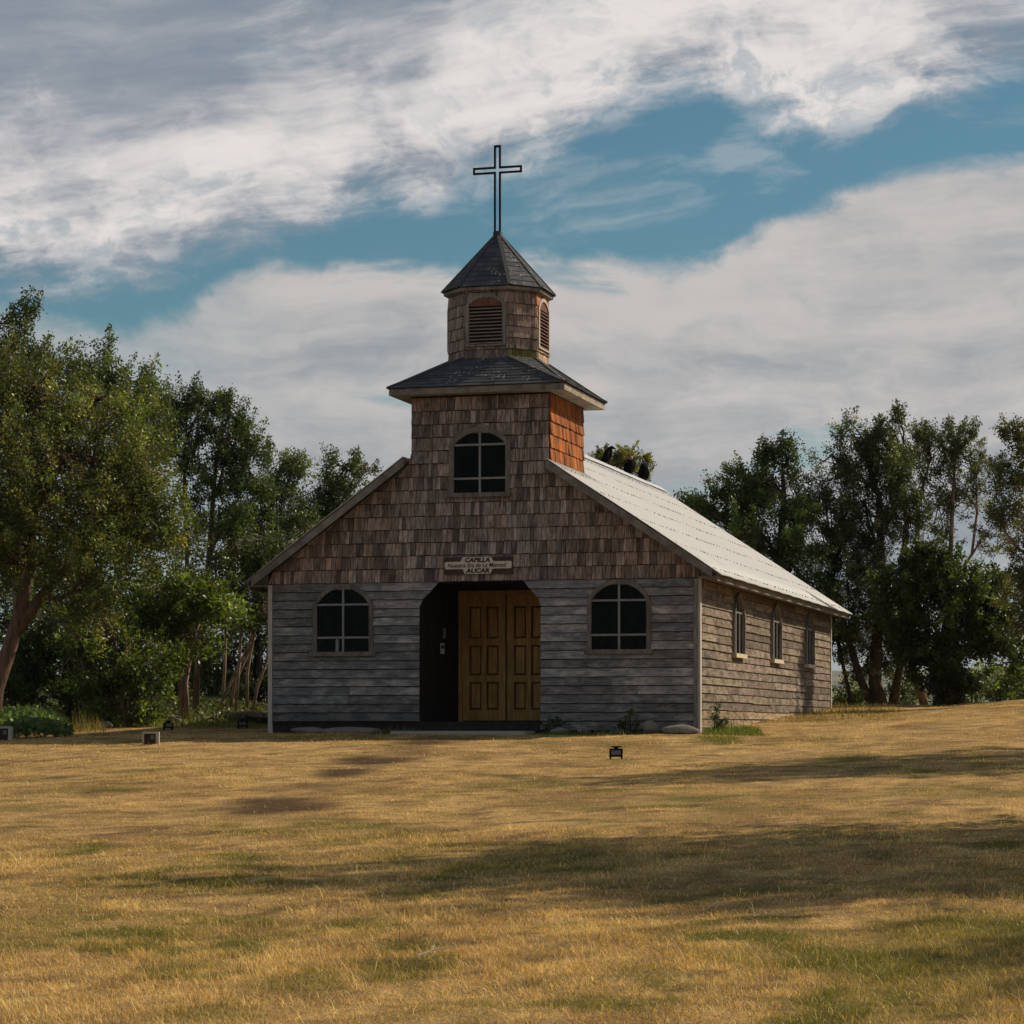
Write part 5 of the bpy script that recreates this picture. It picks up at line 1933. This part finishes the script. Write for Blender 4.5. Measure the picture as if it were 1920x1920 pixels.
# ------------------------------------------------------------------ ground cover at the wood's edge
def cover(name, label, cat, px0, px1, d0, d1, n, hmin, hmax, ll, lw, col, col2, seed, blades=False):
    r = np.random.default_rng(seed)
    d = r.uniform(d0, d1, n)
    px = r.uniform(px0, px1, n)
    t = (px - 960) / F_PX * d
    p = CAM[None, :2] + FW[None, :2] * d[:, None] + RT[None, :2] * t[:, None]
    z = height(p[:, 0], p[:, 1])
    dome = np.clip(1 - np.abs((px - (px0 + px1) / 2) / ((px1 - px0) / 2)) ** 3, 0.15, 1) * np.clip(0.4 + (d - d0) / (d1 - d0), 0, 1)
    h = r.uniform(0, 1, n) ** (0.5 if not blades else 1) * (hmin + (hmax - hmin) * dome)
    m = r.uniform(0, 1, (n, 1))
    tint = np.array(col) * (1 - m) + np.array(col2) * m
    dirs = r.normal(0, 1, (n, 3)) + np.array([0, -0.4, 0.8])
    dirs /= np.linalg.norm(dirs, axis=1, keepdims=True)
    if blades:
        dirs = r.normal(0, 0.22, (n, 3)) + np.array([0, 0, 1])
        base = np.stack([p[:, 0], p[:, 1], z - 0.02], 1)
        s = np.cross(dirs, r.normal(0, 1, (n, 3)))
        s /= np.linalg.norm(s, axis=1, keepdims=True)
        hh_ = (hmin + (hmax - hmin) * r.uniform(0, 1, n) * dome)[:, None]
        mid = base + dirs * hh_ * 0.6
        tip = base + dirs * hh_ + r.normal(0, 0.12, (n, 3)) * hh_
        v = np.stack([base - s * lw / 2, base + s * lw / 2, mid + s * lw / 2.2, tip, mid - s * lw / 2.2], 1).reshape(-1, 3)
        i = np.arange(n)[:, None] * 5
        f = np.concatenate([np.concatenate([i, i + 1, i + 2], 1), np.concatenate([i, i + 2, i + 4], 1), np.concatenate([i + 4, i + 2, i + 3], 1)], 0)
        c = np.repeat(tint * np.exp(r.normal(0, 0.25, (n, 1))), 5, 0)
    else:
        v, f, c = leaves(r, np.stack([p[:, 0], p[:, 1], z + h], 1), dirs, np.full(n, 0.05), 1, ll, lw, np.full(n, 0.02), tint)
    o = link(bpy.data.objects.new(name, np_mesh(name, v, f, M['leaf'], c)))
    return tag(o, label, cat, None, 'stuff')


cover('ivy_bed', 'glossy green ivy covering the ground at the left edge', 'ground cover', -70, 128, 41.8, 46.5, 5200, 0.12, 0.42, 0.085, 0.075, (0.05, 0.10, 0.03), (0.09, 0.15, 0.04), 71)
cover('tall_weeds', 'tall dry seeding weeds between the ivy and the shrubs', 'weeds', 112, 200, 44.5, 47.5, 420, 0.08, 0.42, 0.1, 0.010, (0.13, 0.15, 0.035), (0.24, 0.17, 0.06), 72, True)
cover('edge_grass', 'green grass growing along the edge of the wood', 'grass', 180, 520, 47.0, 55.0, 9000, 0.05, 0.26, 0.1, 0.014, (0.12, 0.17, 0.035), (0.20, 0.21, 0.05), 73, True)
cover('leaf_litter', 'low leafy undergrowth on the floor of the wood', 'undergrowth', -80, 560, 48.5, 60.0, 9000, 0.05, 0.35, 0.09, 0.05, (0.04, 0.06, 0.02), (0.07, 0.09, 0.025), 74)
cover('lush_grass', 'bright lush grass at the right front corner of the chapel', 'grass', 1318, 1428, 41.2, 43.4, 2000, 0.05, 0.17, 0.1, 0.010, (0.075, 0.125, 0.018), (0.15, 0.19, 0.035), 75, True)
cover('wall_weeds', 'dark weeds along the foot of the chapel front', 'weeds', 990, 1305, 42.0, 42.55, 900, 0.03, 0.16, 0.1, 0.012, (0.05, 0.10, 0.02), (0.12, 0.14, 0.03), 76, True)
cover('wall_weeds', 'dark weeds at the foot of the front boards left of the porch', 'weeds', 690, 800, 43.1, 43.6, 500, 0.03, 0.17, 0.1, 0.012, (0.05, 0.09, 0.02), (0.11, 0.13, 0.03), 78, True)
cover('crest_grass', 'rough grass along the foot of the side wall and the crest', 'grass', 1420, 1700, 47.0, 61.0, 5200, 0.03, 0.13, 0.1, 0.012, (0.17, 0.16, 0.045), (0.30, 0.21, 0.08), 77, True)
# small leafy plants against the wall
for (px, dd, hgt, sd, lab) in ((1344, 42.3, 0.46, 81, 'small leafy weed against the sunlit side wall near the corner'), (1182, 42.35, 0.34, 82, 'small dark weed against the front boards, right'),
                               (1040, 42.9, 0.26, 83, 'low leafy weed beside the porch step')):
    b0 = gp(px, dd)
    tree('weed', lab, b0, [([b0 - Vector((0, 0, 0.03)), b0 + Vector((0.01, -0.02, hgt * 0.5)), b0 + Vector((-0.01, -0.03, hgt))], [0.007, 0.006, 0.003])],
         [(tuple(b0 + Vector((0, -0.03, hgt * 0.35))), (0.16, 0.08, hgt * 0.25), 9, 0), (tuple(b0 + Vector((0, -0.03, hgt * 0.8))), (0.05, 0.04, hgt * 0.2), 5, 0)],
         M['bark_dark'], 'dark', 12, 0.05, 0.03, (0.06, 0.16), 0.03, 1.0, sd, None, 'plant', 0.5, 'green', drop=0.0)

# ------------------------------------------------------------------ far hill beyond the crest, with two houses
def far_hill():
    n = 160
    V, Fs = [], []
    prof = [(2600, -26), (3200, 0), (4000, 45), (4600, 86), (5200, 112), (6000, 80), (7000, -26)]
    for i in range(n + 1):
        a = math.radians(-60 + 120 * i / n)
        k = 0.75 + 0.5 * float(fbm(i * 0.07, 1.0, 5, 4))
        for (rr, zz) in prof:
            p = CAM + (FW * math.cos(a) + RT * math.sin(a)) * rr
            V.append((p[0], p[1], zz * k if zz > 0 else zz))
    m = len(prof)
    for i in range(n):
        for j in range(m - 1):
            q = i * m + j
            Fs.append((q, q + m, q + m + 1, q + 1))
    me = np_mesh('hill', np.array(V), np.array(Fs), M['hill'], None, True)
    tag(link(bpy.data.objects.new('hill', me)), kind='structure')


far_hill()


def far_house(px, py, dd, w, lab):
    p = wp(px, py, dd)
    o = thing('far_house', lab, 'house', p, TH, 'houses on the far hillside')
    MB().box(-w / 2, w / 2, -3, 3, -14, 2.4).build('wall', M['housewall'], o)
    b = MB()
    b.prism([(-w / 2 - .4, -3.5, 2.4), (-w / 2 - .4, 3.5, 2.4), (-w / 2 - .4, 0, 4.6)], (w + .8, 0, 0))
    b.build('roof', M['redroof'], o)
    for s in (-0.25, 0.25):
        MB().box(s * w - 0.6, s * w + 0.6, -3.06, -3.002, 0.2, 1.6).build('window', M['iron'], o)


far_house(1579, 1280, 4300, 22, 'red roofed house on the far hill, seen between the stems by the chapel rear corner')
far_house(1722, 1331, 3500, 20, 'red roofed house on the far hill, seen low beside the leaning brown stem')


# ------------------------------------------------------------------ the air between here and the far hill
def haze():
    m = bpy.data.materials.new('air')
    m.use_nodes = True
    t = m.node_tree
    t.nodes.clear()
    v = t.nodes.new('ShaderNodeVolumePrincipled')
    v.inputs['Color'].default_value = (0.80, 0.87, 0.95, 1)
    v.inputs['Density'].default_value = 0.00006
    o = t.nodes.new('ShaderNodeOutputMaterial')
    t.links.new(v.outputs[0], o.inputs['Volume'])
    b = MB()
    b.box(-7600, 7600, -7600, 7600, -27.6, 150)
    h = b.build('haze', m)
    h['kind'] = 'stuff'
    h['label'] = 'thin bluish air that fades the far hill'


haze()
